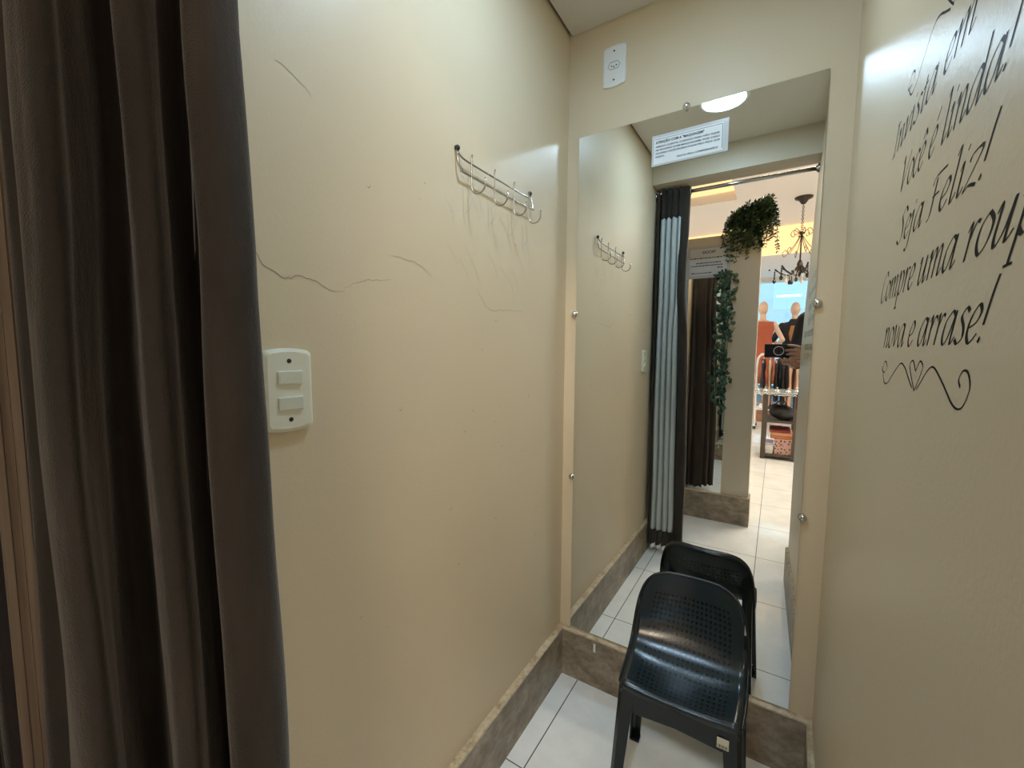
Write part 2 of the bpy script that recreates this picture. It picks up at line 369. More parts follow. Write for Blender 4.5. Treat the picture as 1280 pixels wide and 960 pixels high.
# ------------------------------------------------------------------ calligraphic wall lettering
G = {
 'i': (.42, [[(0, .8), (.14, .98), (.11, .15), (.2, .02), (.36, .22)], [(.2, 1.28), (.27, 1.42)]]),
 'l': (.44, [[(.04, 1.45), (.2, 1.6), (.13, .18), (.22, .02), (.4, .25)]]),
 'a': (.86, [[(.62, .85), (.42, 1), (.12, .72), (.05, .25), (.2, 0), (.42, .25), (.62, .9)], [(.66, 1), (.6, .15), (.66, .02), (.82, .22)]]),
 'o': (.70, [[(.36, 1), (.1, .75), (.05, .3), (.25, 0), (.52, .25), (.6, .7), (.36, 1)]]),
 'e': (.62, [[(.08, .42), (.38, .55), (.5, .82), (.34, 1), (.1, .7), (.05, .25), (.24, 0), (.52, .25)]]),
 'v': (.68, [[(0, .82), (.14, 1), (.18, .04)], [(.18, .04), (.46, .45), (.58, .95)]]),
 's': (.56, [[(.5, .88), (.32, 1), (.14, .78), (.34, .48), (.4, .18), (.18, 0), (0, .14)]]),
 't': (.48, [[(.24, 1.32), (.15, .2), (.24, .02), (.44, .22)], [(0, .96), (.42, 1.0)]]),
 'n': (.78, [[(0, .8), (.14, .98), (.10, 0)], [(.12, .5), (.38, .96), (.54, .88), (.5, .15), (.57, .02), (.74, .22)]]),
 'm': (1.16, [[(0, .8), (.14, .98), (.10, 0)], [(.12, .5), (.38, .96), (.52, .88), (.48, 0)], [(.5, .5), (.76, .96), (.9, .88), (.86, .15), (.93, .02), (1.1, .22)]]),
 'u': (.84, [[(0, .8), (.14, .98), (.1, .2), (.22, 0), (.45, .35), (.58, .95)], [(.6, .98), (.54, .15), (.6, .02), (.78, .22)]]),
 'r': (.54, [[(0, .8), (.15, .98), (.10, 0)], [(.13, .5), (.34, .95), (.52, .92)]]),
 'c': (.56, [[(.5, .84), (.34, 1), (.1, .72), (.05, .25), (.24, 0), (.5, .22)]]),
 'p': (.76, [[(0, .82), (.16, 1), (.06, -.6)], [(-.08, -.6), (.22, -.58)], [(.13, .55), (.4, 1), (.6, .78), (.55, .3), (.3, 0), (.12, .15)]]),
 'd': (.86, [[(.62, .85), (.42, 1), (.12, .72), (.05, .25), (.2, 0), (.42, .25), (.62, .9)], [(.72, 1.6), (.6, .15), (.66, .02), (.82, .22)]]),
 'j': (.40, [[(0, .8), (.15, .98), (.06, -.3), (-.1, -.62), (-.25, -.5)], [(.18, 1.28), (.25, 1.42)]]),
 'z': (.72, [[(.05, .82), (.15, 1), (.6, .94), (.02, .04), (.25, .1), (.62, -.02)]]),
 'I': (.50, [[(.05, 0), (.12, .2), (.22, 1.5)], [(.05, 1.5), (.42, 1.5)], [(-.1, 0), (.25, .02)]]),
 'V': (.90, [[(0, 1.3), (.14, 1.5), (.2, 0)], [(.2, 0), (.62, .9), (.9, 1.5)]]),
 'S': (.80, [[(.78, 1.3), (.56, 1.55), (.24, 1.25), (.46, .78), (.5, .25), (.2, -.03), (-.08, .18)]]),
 'F': (.84, [[(.3, 1.4), (.2, .2), (-.02, -.02)], [(0, 1.25), (.2, 1.5), (.9, 1.52)], [(.15, .8), (.62, .82)]]),
 'C': (.86, [[(.82, 1.28), (.66, 1.53), (.28, 1.25), (.08, .5), (.3, -.02), (.76, .28)]]),
 '!': (.40, [[(.26, 1.62), (.18, 1.2), (.1, .45)], [(.02, .02), (.09, .16)], [(.05, .0), (.1, .12)]]),
 'ê': (.62, [[(.08, .42), (.38, .55), (.5, .82), (.34, 1), (.1, .7), (.05, .25), (.24, 0), (.52, .25)], [(.12, 1.2), (.34, 1.48)], [(.34, 1.48), (.5, 1.2)]]),
 'é': (.62, [[(.08, .42), (.38, .55), (.5, .82), (.34, 1), (.1, .7), (.05, .25), (.24, 0), (.52, .25)], [(.3, 1.2), (.52, 1.55)]]),
 ' ': (.42, []),
}
NIB = Vector((math.cos(math.radians(38)), math.sin(math.radians(38)), 0))
def pen(b, pts, W_, mn, fn, k=6, taper=False):
    P = smoothpath([(p[0], p[1], 0) for p in pts], k); prev = None; n = len(P)
    if n == 2: P = [P[0].lerp(P[1], i / 4) for i in range(5)]; n = 5
    for i, p in enumerate(P):
        t = (P[min(i + 1, n - 1)] - P[max(i - 1, 0)]).normalized(); nn = Vector((-t.y, t.x, 0))
        w = max(mn, abs(NIB.x * t.y - NIB.y * t.x) * W_) / 2
        if taper: w *= .35 + .65 * math.sin(PI * i / (n - 1))
        row = [b.verts.new(fn(p + nn * w)), b.verts.new(fn(p - nn * w))]
        if prev:
            try: b.faces.new((prev[0], prev[1], row[1], row[0]))
            except ValueError: pass
        prev = row
def wall_line(name, text, y0, y1, z0, z1, xh, label, w=.125):
    tot = sum(G[c][0] for c in text); sx = (y0 - y1) / (tot * xh); x = 0
    e = empty(name, (XR(y0), y0, z0), label, 'wall lettering')
    for c in text:
        adv, st = G[c]; b = nb()
        for s in st:
            def fn(p, x=x):
                X = (p.x + x + .22 * p.y); yy = y0 - X * xh * sx; zz = z0 + (z1 - z0) * X / tot + p.y * xh
                return (XR(yy, zz) - .00015, yy, zz)
            pen(b, s, w, .045, fn)
        x += adv
        if st: local(obj('letter', b, BLACKV), e)
        else: b.free()
    return e
wall_line('vinyl_lettering', 'Invista em você!', .760, .298, 1.425, 1.400, .0225, 'black calligraphic vinyl line beginning Invista em, topmost of the written lines on the right wall')
wall_line('vinyl_lettering', 'Você é linda!', .688, .372, 1.3585, 1.338, .0235, 'black calligraphic vinyl line reading Você é linda! on the right wall')
wall_line('vinyl_lettering', 'Seja Feliz!', .673, .390, 1.2955, 1.281, .0225, 'black calligraphic vinyl line reading Seja Feliz! on the right wall')
wall_line('vinyl_lettering', 'Compre uma roupa', .749, .273, 1.2335, 1.230, .0235, 'black calligraphic vinyl line reading Compre uma roupa, cut off by the photo edge')
wall_line('vinyl_lettering', 'nova e arrase!', .692, .355, 1.174, 1.175, .0235, 'black calligraphic vinyl line reading nova e arrase! on the right wall')
def ornament(yc, zc, label):
    b = nb()
    def fn(p): yy = yc - p.x; return (XR(yy, zc + p.y) - .00015, yy, zc + p.y)
    for s in (-1, 1):
        q = 1.0 if s > 0 else 1.16
        pen(b, [(q * s * x_, z_) for x_, z_ in ((.008, -.012), (.024, -.003), (.040, .006), (.058, .009), (.085, -.002), (.112, -.015), (.130, -.015), (.142, -.002), (.137, .008), (.127, .009), (.120, .003), (.124, -.002))], .0026, .0011, fn, 8)
        pen(b, [(0, -.014), (s * .018, .001), (s * .024, .009), (s * .013, .0130), (0, .004)], .0024, .0013, fn, 8)
    if True: pen(b, [(-.150, -.004), (-.168, -.002), (-.172, .003)], .0022, .0010, fn)
    return tag(obj('vinyl_ornament', b, BLACKV), label, 'wall ornament')
ornament(.515, 1.148, 'black swirl ornament with a small heart beneath the last written line')
ornament(.528, 1.481, 'black swirl ornament with a small heart above the first written line')

# ------------------------------------------------------------------ mirror on the back wall
mi = empty('wall_mirror', (-.25, BK - .004, .19), 'tall frameless mirror on the end wall held by round chrome studs', 'mirror')
ZM0, ZM1 = .180, 1.856
b = nb(); v = box(b, -.581, .0745, BK - .0045, BK - .0005, ZM0, ZM1, 1)
b.faces.ensure_lookup_table()
for f in b.faces:
    if f.calc_center_median().y < BK - .0040: f.material_index = 0
local(obj('mirror_glass', b, [MIRROR, GEDGE]), mi)
for x, z in ((-.253, 1.860), (-.586, 1.288), (-.586, .728), (.0800, 1.290), (.0780, .729)):
    b = nb(); lathe(b, [(.010, 0), (.0105, .006), (.0095, .010), (.006, .0135), (0, .0145)], Matrix.Translation((x, BK - .001, z)) @ Matrix.Rotation(PI / 2, 4, 'X'))
    local(obj('mirror_stud', b, CHROME, smooth=True), mi)
# notice taped on the mirror
sg = empty('notice_sheet', (-.243, BK - .005, 1.718), 'small printed warning notice in a clear sleeve stuck at the mirror top', 'notice')
YS = BK - .0056
b = nb(); box(b, -.346, -.142, YS - .0006, YS + .0008, 1.714, 1.801); local(obj('sleeve', b, SLEEVE), sg)
b = nb(); box(b, -.340, -.155, YS - .0012, YS - .0007, 1.719, 1.793); local(obj('paper', b, PAPER), sg)
b = nb(); box(b, -.1575, -.1563, YS - .0015, YS - .0013, 1.724, 1.788); box(b, -.338, -.1563, YS - .0015, YS - .0013, 1.7885, 1.7895); local(obj('printed_border', b, INK), sg)
MX = Matrix.Translation((0, YS - .0016, 0)) @ Matrix.Rotation(PI / 2, 4, 'X')
def sign_text(s, x, z, size, w, bold=.0): 
    o = text_mesh(s, size, (x, z, 0), MX, INK, None, 'printed_text', w, bold); local(o, sg)
sign_text('ATENÇÃO COM A "MAQUIAGEM"', -.335, 1.7765, .0098, .132, .0004)
sign_text('AMADA CLIENTE, CUIDADO PARA NÃO SUJAR', -.335, 1.7655, .0066, .172, .0002)
sign_text('AS ROUPAS COM MAQUIAGEM, POIS CASO', -.335, 1.7560, .0066, .172, .0002)
sign_text('OCORRA VOCÊ DEVERÁ PAGAR PELA PEÇA QUE', -.335, 1.7465, .0066, .172, .0002)
sign_text('SUJOU.', -.335, 1.7370, .0066, .026, .0002)
sign_text('GRATA PELA COMPREENSÃO!', -.275, 1.7265, .0066, .108, .0002)

# ------------------------------------------------------------------ socket and switch plates
def plate(bm, w, h, t, n=10):       # face towards +z local, slightly domed, bowed ends
    pts = []
    r = .006
    for cx, cy_, a0 in ((w / 2 - r, h / 2 - r, 0), (-w / 2 + r, h / 2 - r, 90), (-w / 2 + r, -h / 2 + r, 180), (w / 2 - r, -h / 2 + r, 270)):
        for q in range(5):
            a = math.radians(a0 + q * 22.5); pts.append((cx + r * math.cos(a), cy_ + r * math.sin(a)))
    out = []
    for i, p in enumerate(pts):
        out.append(p)
        q = pts[(i + 1) % len(pts)]
        if abs(p[1] - q[1]) < 1e-6:
            for j in range(1, 8): out.append((p[0] + (q[0] - p[0]) * j / 8, p[1]))
    out = [(x, y + (1 if y > 0 else -1) * .0045 * (1 - (2 * x / w) ** 2) * (abs(y) > h / 2 - .0061)) for x, y in out]
    rings = [[bm.verts.new((x * s, y * s2, z)) for x, y in out] for s, s2, z in ((1, 1, 0), (1, 1, t * .45), (.985, .99, t * .75), (.86, .915, t))]
    for A, B_ in zip(rings, rings[1:]):
        for i in range(len(A)): bm.faces.new((A[i], A[(i + 1) % len(A)], B_[(i + 1) % len(A)], B_[i]))
    bm.faces.new(rings[-1]); bm.faces.new(rings[0][::-1])
sw = empty('light_switch', (XL(.345), .345, 1.107), 'ivory double rocker light switch on the left wall beside the curtain', 'light switch')
sw.rotation_euler = (PI / 2, 0, PI / 2)
sw.scale = (1, 1, 1)
b = nb(); plate(b, .072, .114, .010); obj('face_plate', b, IVORY, sw)
for s, y in ((1, .019), (-1, -.019)):
    b = nb(); box(b, -.0195, .0195, y - .0105, y + .0105, .0095, .0104); fr = obj('rocker_frame', b, mat('pale_rim', (.82, .82, .72), .4), sw)
    b = nb(); v = box(b, -.018, .018, y - .009, y + .009, .0100, .0125)
    for q in v:
        if q.co.z > .011 and q.co.x > 0: q.co.z += .0015
    ro = obj('rocker', b, IVORY2, sw, bevel=.0006)
    b = nb(); box(b, -.0145, -.0135, y - .0045, y + .0045, .0125, .0129); obj('marker_line', b, IVORY, ro)
for y in (.043, -.043):
    b = nb(); lathe(b, [(.0034, .0094), (.0034, .0103), (0, .0103)], Matrix.Translation((0, y, 0)), 14); obj('screw', b, DSCREW, sw)
so = empty('wall_socket', (-.469, BK, 2.042), 'white power socket plate high on the end wall near the ceiling', 'socket')
so.rotation_euler = (PI / 2, 0, 0)
b = nb(); plate(b, .072, .112, .008); obj('face_plate', b, WHITEP, so)
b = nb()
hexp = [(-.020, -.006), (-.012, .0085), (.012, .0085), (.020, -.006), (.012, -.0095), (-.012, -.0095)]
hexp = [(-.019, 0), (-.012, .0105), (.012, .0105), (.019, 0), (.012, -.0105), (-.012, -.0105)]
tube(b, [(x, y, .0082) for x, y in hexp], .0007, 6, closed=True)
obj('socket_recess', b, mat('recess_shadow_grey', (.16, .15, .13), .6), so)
for x, y in ((-.0075, -.001), (0, -.0045), (.0075, -.001)):
    b = nb(); lathe(b, [(.0021, .0078), (.0021, .0086), (0, .0086)], Matrix.Translation((x, y, 0)), 12); obj('pin_hole', b, DSCREW, so)
for y in (.042, -.042):
    b = nb(); lathe(b, [(.0028, .0076), (.0028, .0086), (0, .0086)], Matrix.Translation((0, y, 0)), 14); obj('screw', b, DSCREW, so)

# ------------------------------------------------------------------ hook rack
hr = empty('hook_rack', (XL(.9), .90, 1.58), 'chrome wire coat rack with four hooks on the left wall', 'coat rack')
XW = XL(.9)
def hobj(name, pts, r, m=STEELW, par=None, seg=8):
    b = nb(); tube(b, pts, r, seg); return local(obj(name, b, m, smooth=True), hr) if par is None else None
OF = .012
ya, yb = .742, 1.060
up = [(XW + .003, ya, 1.605), (XW + .009, ya + .004, 1.592), (XW + OF, ya + .03, 1.5855), (XW + OF, .9, 1.586), (XW + OF, yb - .03, 1.588), (XW + .006, yb, 1.600)]
hobj('top_bar', smoothpath(up, 6), .0022)
lo = [(XW + .004, ya - .001, 1.605), (XW + .010, ya - .001, 1.575), (XW + OF + .001, ya + .008, 1.560), (XW + OF + .001, ya + .03, 1.557), (XW + OF + .001, yb - .02, 1.562), (XW + OF, yb + .005, 1.567), (XW + .004, yb + .006, 1.60)]
hobj('bottom_bar', smoothpath(lo, 6), .0022)
for y in (ya, yb):
    b = nb(); lathe(b, [(.0055, 0), (.006, .006), (.0035, .009), (0, .0095)], Matrix.Translation((XW + .002, y, 1.606)) @ Matrix.Rotation(PI / 2, 4, 'Y')); local(obj('screw', b, DSCREW, smooth=True), hr)
for y in (.782, .873, .962, 1.040):
    x = XW + OF + .002
    pts = [(x + .003, y, 1.604), (x, y, 1.596), (x, y, 1.55), (x, y, 1.535)]
    arc = [(x + .019 - .019 * math.cos(a), y, 1.535 - .019 * math.sin(a)) for a in [PI * j / 8 for j in range(1, 9)]]
    hobj('hook', smoothpath(pts, 3) + arc + [(x + .0385, y, 1.548)], .0018)

# ------------------------------------------------------------------ ceiling lamp
lp = empty('ceiling_lamp', (-.232, .700, ZC), 'small round flush white ceiling lamp above the chair', 'ceiling lamp')
LX, LY = -.232, .700
b = nb(); lathe(b, [(.092, 0), (.092, -.008), (.086, -.012), (.080, -.012), (.080, -.006)], Matrix.Translation((LX, LY, ZC)), 40); local(obj('lamp_rim', b, WHITEP, smooth=True), lp)
EM = mat('led_light', (1, 1, 1), .5, emit=(.67, .95, 1.22), es=P_LED * .42)
b = nb(); lathe(b, [(.080, -.007), (.06, -.011), (.036, -.0122)], Matrix.Translation((LX, LY, ZC)), 40); local(obj('lamp_diffuser', b, EM, smooth=True), lp)
EM2 = mat('led_core_light', (1, 1, 1), .5, emit=(.67, .95, 1.22), es=P_LED * 3.1)
b = nb(); lathe(b, [(.036, -.0122), (0, -.0135)], Matrix.Translation((LX, LY, ZC)), 32); local(obj('led_core', b, EM2, smooth=True), lp)

# ------------------------------------------------------------------ curtain rod and curtain
ZR = 2.012; YR = .195
rod = empty('curtain_rod', (-.25, YR, ZR), 'steel curtain rod across the doorway under the lintel', 'curtain rod')
b = nb(); tube(b, [(XL(YR) + .004, YR, ZR), (XR(YR, ZR) - .004, YR, ZR)], .0095, 20); local(obj('pole', b, RODM, smooth=True), rod)
for x, s in ((XL(YR), 1), (XR(YR, ZR), -1)):
    b = nb(); lathe(b, [(.020, 0), (.020, .006), (.013, .010), (.013, .014)], Matrix.Translation((x, YR, ZR)) @ Matrix.Rotation(s * PI / 2, 4, 'Y')); local(obj('end_socket', b, RODM, smooth=True), rod)
cu = empty('door_curtain', (-.5, .18, .03), 'brown velvet curtain with pale lining bunched at the left of the doorway', 'curtain')
# plan of the outer velvet sheet (room side edge -> round the folds -> room side edge)
PLAN = [(-.455, .226), (-.424, .222), (-.411, .206), (-.413, .186), (-.432, .176), (-.452, .186), (-.488, .205), (-.520, .206), (-.500, .180),
        (-.472, .168), (-.453, .153), (-.456, .141), (-.472, .139), (-.515, .155), (-.552, .162), (-.568, .150), (-.545, .131), (-.512, .114), (-.488, .103), (-.486, .092), (-.510, .0865),
        (-.545, .0895), (-.562, .0985), (-.574, .097), (-.582, .0880), (-.595, .0885), (-.603, .104), (-.600, .130), (-.596, .170), (-.597, .205), (-.590, .226), (-.575, .234)]
def sheet(name, plan, z0, z1, m, par, k=6, nz=70, thick=.0012, amp=1.0, seed=0, gather=True, hem=None):
    P = smoothpath([(x, y, 0) for x, y in plan], k); n = len(P); b = nb(); rows = []
    cx = sum(p.x for p in P) / n; cyy = sum(p.y for p in P) / n
    for j in range(nz + 1):
        z = z0 + (z1 - z0) * j / nz; tz = z / 2.0
        row = []
        for i, p in enumerate(P):
            q = Vector((p.x, p.y, 0))
            fl = (max(.85, min(1.05, 1.02 - .15 * (z - .77) - .35 * max(0, z - 1.27))) + .05 * max(0, min(1, (z - 1.6) / .2))) if amp > .85 else max(.90, min(1.0, .96 - .08 * (z - .77))) + .06 * max(0, min(1, (z - 1.28) / .15))
            q.x = -.60 + (q.x + .60) * fl
            if q.x < -.52 and q.y < .13: q.y -= .009 * (1.30 - z) * min(1, (-.52 - q.x) / .05)
            if gather and z > 1.80:
                g = min(1, (z - 1.80) / .20); g = g * g * (3 - 2 * g) * .45
                q.y += (YR + (q.y - YR) * .62 - q.y) * g
            w = noise.noise(Vector((p.x * 18, p.y * 18 + seed, z * 2.2))) * .006 + noise.noise(Vector((p.x * 50, p.y * 50 + seed, z * 6))) * .002
            nrm = noise.noise(Vector((p.x * 22 + 9, p.y * 22, z * 2.6 + seed))) * .005
            q.y += w * amp; q.x += nrm * amp; q.x = max(q.x, -.603)
            row.append(b.verts.new((q.x, q.y, z + (.004 * math.sin(i * .7) if j == 0 else 0))))
        rows.append(row)
    for A, B_ in zip(rows, rows[1:]):
        for i in range(n - 1): b.faces.new((A[i], A[i + 1], B_[i + 1], B_[i]))
    o = obj(name, b, m, smooth=True); local(o, par)
    s = o.modifiers.new('s', 'SOLIDIFY'); s.thickness = thick; s.offset = 0
    return o
sheet('velvet_panel', PLAN, .045, 2.035, VELVET, cu, seed=0, amp=1)
LP = []
xs0, xs1 = -.578, -.452
for i in range(4):
    x0 = xs0 + (xs1 - xs0) * i / 4; w = (xs1 - xs0) / 4
    LP += [(x0 + .001, .206), (x0 + w * .18, .224), (x0 + w * .5, .233 - .008 * (i == 3)), (x0 + w * .82, .224 - .008 * (i == 3)), (x0 + w - .001, .206)]
sheet('lining_panel', LP, .135, 1.885, LINING, cu, k=4, seed=3, amp=.55)
sheet('top_band', LP, 1.880, 2.035, VELVET, cu, k=4, nz=8, seed=3, amp=.55, thick=.0026)
sheet('torn_lining_edge', LP, .028, .056, WHITEP, cu, k=4, nz=2, seed=5, amp=.9)
sheet('bottom_hem', LP, .050, .140, VELVET, cu, k=4, nz=6, seed=3, amp=.55, thick=.0026)
for x, y in ((-.585, .228), (-.43, .214)):
    b = nb(); tube(b, [(x, y + .012 * 0 + .0, 2.0)] if 0 else [(x + .0, YR + .018 * math.cos(a), ZR + .018 * math.sin(a)) for a in [2 * PI * j / 20 for j in range(20)]], .0025, 8, closed=True)
    local(obj('grommet', b, CHROME, smooth=True), cu)
# neighbouring cabin's dark curtain beyond the wall end
nc = empty('neighbour_curtain', (-1.0, .08, .04), 'very dark curtain of the neighbouring cabin at the far left edge', 'curtain')
b = nb(); rows = []
for j in range(30):
    z = .05 + 1.98 * j / 29
    rows.append([b.verts.new((-.722 - .62 * i / 80, .105 + .030 * math.sin(i * .62) + .004 * math.sin(z * 3 + i), z)) for i in range(81)])
for A, B_ in zip(rows, rows[1:]):
    for i in range(80): b.faces.new((A[i], A[i + 1], B_[i + 1], B_[i]))
o = obj('velvet_panel', b, VELVET2, smooth=True); local(o, nc); s = o.modifiers.new('s', 'SOLIDIFY'); s.thickness = .002
b = nb(); tube(b, [(-.715, .105, 2.012), (-1.40, .105, 2.012)], .009, 16); local(obj('rail', b, RODM, smooth=True), nc)
b = nb(); box(b, -1.40, -.716, .085, .125, 2.047, 2.30); obj('wall_front_neighbour', b, WALL2, kind='structure')

# ------------------------------------------------------------------ black child's chair
CH = mat('black_plastic', (.007, .011, .013), .26, spec=.42)
def chair_seat_mat():
    m = mat('black_plastic_seat', (.008, .014, .017), .22, spec=.5); k = N(m)
    uv = k.n('ShaderNodeUVMap'); uv.uv_map = 'UVMap'
    sp = k.n('ShaderNodeSeparateXYZ'); k.l(uv.outputs[0], sp.inputs[0])
    fx = k.math('SUBTRACT', k.math('FRACT', k.math('MULTIPLY', sp.outputs[0], 24)), .5)
    fy = k.math('SUBTRACT', k.math('FRACT', k.math('MULTIPLY', sp.outputs[1], 34)), .5)
    d = k.math('SQRT', k.math('ADD', k.math('MULTIPLY', fx, fx), k.math('MULTIPLY', fy, fy)))
    # only between the rims and below the top of the back
    inu = k.math('LESS_THAN', k.math('ABSOLUTE', k.math('SUBTRACT', sp.outputs[0], .5)), .37)
    inv = k.math('MULTIPLY', k.math('GREATER_THAN', sp.outputs[1], .16), k.math('LESS_THAN', sp.outputs[1], .80))
    hole = k.math('MULTIPLY', k.math('LESS_THAN', d, .26), k.math('MULTIPLY', inu, inv))
    k.l(k.mix(hole, (.012, .020, .024), (.001, .001, .001)), k.b.inputs['Base Color'])
    dust = k.noise(9, 5, .6); k.l(k.math('ADD', k.math('MULTIPLY', dust, .22), .12), k.b.inputs['Roughness'])
    k.bump(k.math('MULTIPLY', hole, -1), .8, .003); return m
CHS = chair_seat_mat()
ch = empty('child_chair', (-.160, 1.11, 0), 'small black plastic child chair standing in front of the mirror', 'chair')
CX, = (-.160,)
# seat-and-back surface, v from the front lip to the top of the back : (y, z, half width)
PROF = [(.985, .318, .129), (.979, .334, .132), (.986, .344, .135), (1.02, .345, .138), (1.065, .345, .141), (1.110, .351, .143), (1.148, .368, .143), (1.175, .396, .142), (1.193, .430, .139), (1.205, .466, .133), (1.213, .500, .121), (1.219, .524, .099), (1.222, .535, .066)]
P = smoothpath([(p[0], p[1], p[2]) for p in PROF], 4); nv = len(P); nu = 28
b = nb(); uvl = b.loops.layers.uv.new('UVMap'); rows = []
def SS(v): t = max(0, min(1, (v - .34) / .42)); return t * t * (3 - 2 * t)
for j, p in enumerate(P):
    v = j / (nv - 1); row = []
    for i in range(nu + 1):
        u = i / nu * 2 - 1; x = CX + u * p.z
        e = abs(u) ** 4
        dish = -.009 * (1 - u * u) * math.exp(-((v - .34) / .22) ** 2)
        seatness = 1 - SS(v)
        z = p.y + dish + (.006 * e - .014 * max(0, abs(u) - .93) / .07) * seatness
        fr = max(0, 1 - v / .14)
        z -= .010 * fr * (1 - u * u)                       # front lip sinks in the middle
        y = p.x - (1 - seatness) * .030 * (u * p.z / .148) ** 2     # back wraps forward at its sides
        row.append(b.verts.new((x, y, z)))
    rows.append(row)
for j in range(nv - 1):
    for i in range(nu):
        f = b.faces.new((rows[j][i], rows[j][i + 1], rows[j + 1][i + 1], rows[j + 1][i]))
        for lp_, (a, c) in zip(f.loops, ((i, j), (i + 1, j), (i + 1, j + 1), (i, j + 1))): lp_[uvl].uv = (a / nu, c / (nv - 1))
so_ = local(obj('seat_and_back', b, CHS, smooth=True), ch); s = so_.modifiers.new('s', 'SOLIDIFY'); s.thickness = .005; s.offset = -1
# rolled rim along the back and sides
def wrap(p, j, u): sn_ = 1 - SS(j / (nv - 1)); return p.x - (1 - sn_) * .030 * (u * p.z / .148) ** 2
rim = [(CX - p.z, wrap(p, j, 1), p.y + .001 - .008 * (1 - SS(j / (nv - 1)))) for j, p in enumerate(P) if j > 8]
rimr = [(2 * CX - x, y, z) for x, y, z in rim][::-1]
tops = [(CX + u * P[-1].z, wrap(P[-1], nv - 1, u), P[-1].y + .001) for u in (-.5, 0, .5)]
b = nb(); tube(b, [Vector(q) + Vector((0, .003, -.002)) for q in rim + tops + rimr], .0042, 8); local(obj('rim', b, CH, smooth=True), ch)
# rear shell of the back, seen in the mirror: flanges turned backward
b = nb(); A = [Vector(q) for q in rim[2:] + tops + rimr[:-2]]; prev = None
for q in A:
    o1 = q; o2 = q + Vector((0, .016, -.012)); row = [b.verts.new(o1), b.verts.new(o2)]
    if prev: b.faces.new((prev[0], prev[1], row[1], row[0]))
    prev = row
o = local(obj('back_flange', b, CH, smooth=True), ch); s = o.modifiers.new('s', 'SOLIDIFY'); s.thickness = .004
# apron under the seat edge
def panel(name, quads, th=.005):
    b = nb()
    for q in quads: b.faces.new([b.verts.new(p) for p in q])
    bmesh.ops.remove_doubles(b, verts=b.verts, dist=.0005)
    o = local(obj(name, b, CH), ch); s = o.modifiers.new('s', 'SOLIDIFY'); s.thickness = th; s.offset = 0
    bv = o.modifiers.new('b', 'BEVEL'); bv.width = .002; bv.segments = 2; return o
XA, XB = CX - .130, CX + .130; YF, YB = .983, 1.172
panel('front_apron', [[(XA + .03, YF, .275), (CX, YF - .003, .285), (CX, YF - .002, .330), (XA + .012, YF, .330)], [(CX, YF - .003, .285), (XB - .03, YF, .275), (XB - .012, YF, .330), (CX, YF - .002, .330)]])
panel('side_apron', [[(XA, YF + .02, .285), (XA, YB, .285), (XA, YB, .35), (XA, YF + .02, .338)]])
panel('side_apron', [[(XB, YF + .02, .285), (XB, YB, .285), (XB, YB, .35), (XB, YF + .02, .338)]])
panel('rear_apron', [[(XA + .01, YB + .010, .27), (XB - .01, YB + .010, .27), (XB - .006, YB + .012, .355), (XA + .006, YB + .012, .355)]])
for x in (XA, XB): panel('side_web', [[(x, 1.12, .335), (x, 1.196, .335), (x, 1.190, .465), (x, 1.163, .405)]])
for sx in (-1, 1):
    for sy in (-1, 1):
        X = CX + sx * .133; Yc = YF if sy < 0 else YB + .016; xo = X + sx * .018; yo = Yc + sy * (.022 if sy < 0 else .026)
        w1, w0 = (.036 if sy < 0 else .024), .024; T = .338 if sy < 0 else .47
        b = nb()
        def quad(q):
            b.faces.new([b.verts.new(p) for p in q])
        # L-section: a face across x and a face across y, with a chamfer between
        c = .008
        quad([(X - sx * w1, Yc, T - .02), (X - sx * c, Yc, T), (xo - sx * c, yo, 0.004), (xo - sx * w0, yo, 0.004)])
        quad([(X - sx * c, Yc, T), (X, Yc - sy * c, T), (xo, yo - sy * c, 0.004), (xo - sx * c, yo, 0.004)])
        quad([(X, Yc - sy * c, T), (X, Yc - sy * w1, T - .02), (xo, yo - sy * w0, 0.004), (xo, yo - sy * c, 0.004)])
        bmesh.ops.remove_doubles(b, verts=b.verts, dist=.0005)
        o = local(obj('leg', b, CH), ch); s = o.modifiers.new('s', 'SOLIDIFY'); s.thickness = .005; s.offset = 0
        b = nb(); box(b, xo - .014 - sx * .012, xo + .014 - sx * .012, yo - .014 - sy * .012, yo + .014 - sy * .012, 0, .008); ft = obj('foot', b, CH, bevel=.003); ft.parent = o
b = nb(); box(b, CX + .088, CX + .112, YF - .0068, YF - .0052, .288, .312); st = local(obj('price_sticker', b, mat('sticker_paper', (.62, .60, .48), .6)), ch); st['label'] = 'cream sticker on the front edge'
b = nb()
for i in range(7): box(b, CX + .090 + i * .003, CX + .0912 + i * .003 + (.0006 if i % 2 else 0), YF - .0073, YF - .0068, .290, .297)
o = obj('barcode', b, INK); o.parent = st

bpy.context.view_layer.update(); ch.rotation_euler = (0, 0, math.radians(2.0)); ch.location.x -= .004
# ------------------------------------------------------------------ opposite wall: mirror, notice, ivy, fern
m2 = empty('wall_mirror', (-.60, -.484, .19), 'frameless mirror on the partition across the passage under the exchange notice', 'mirror')
b = nb(); box(b, -.93, -.282, -.4835, -.4795, .192, 1.655, 1)
for f in b.faces:
    if f.calc_center_median().y > -.480: f.material_index = 0
local(obj('mirror_glass', b, [MIRROR, GEDGE]), m2)
for x, z in ((-.277, 1.30), (-.277, .62)):
    b = nb(); lathe(b, [(.010, 0), (.0105, .006), (.006, .0135), (0, .0145)], Matrix.Translation((x, -.4835, z)) @ Matrix.Rotation(-PI / 2, 4, 'X')); local(obj('mirror_stud', b, CHROME, smooth=True), m2)
s2 = empty('notice_sheet', (-.42, -.482, 1.66), 'grey framed exchange notice headed TROCAS on the opposite partition', 'notice')
FRM = mat('grey_notice_sleeve', (.42, .43, .43), .3); PAP2 = mat('grey_notice_paper', (.52, .54, .56), .5)
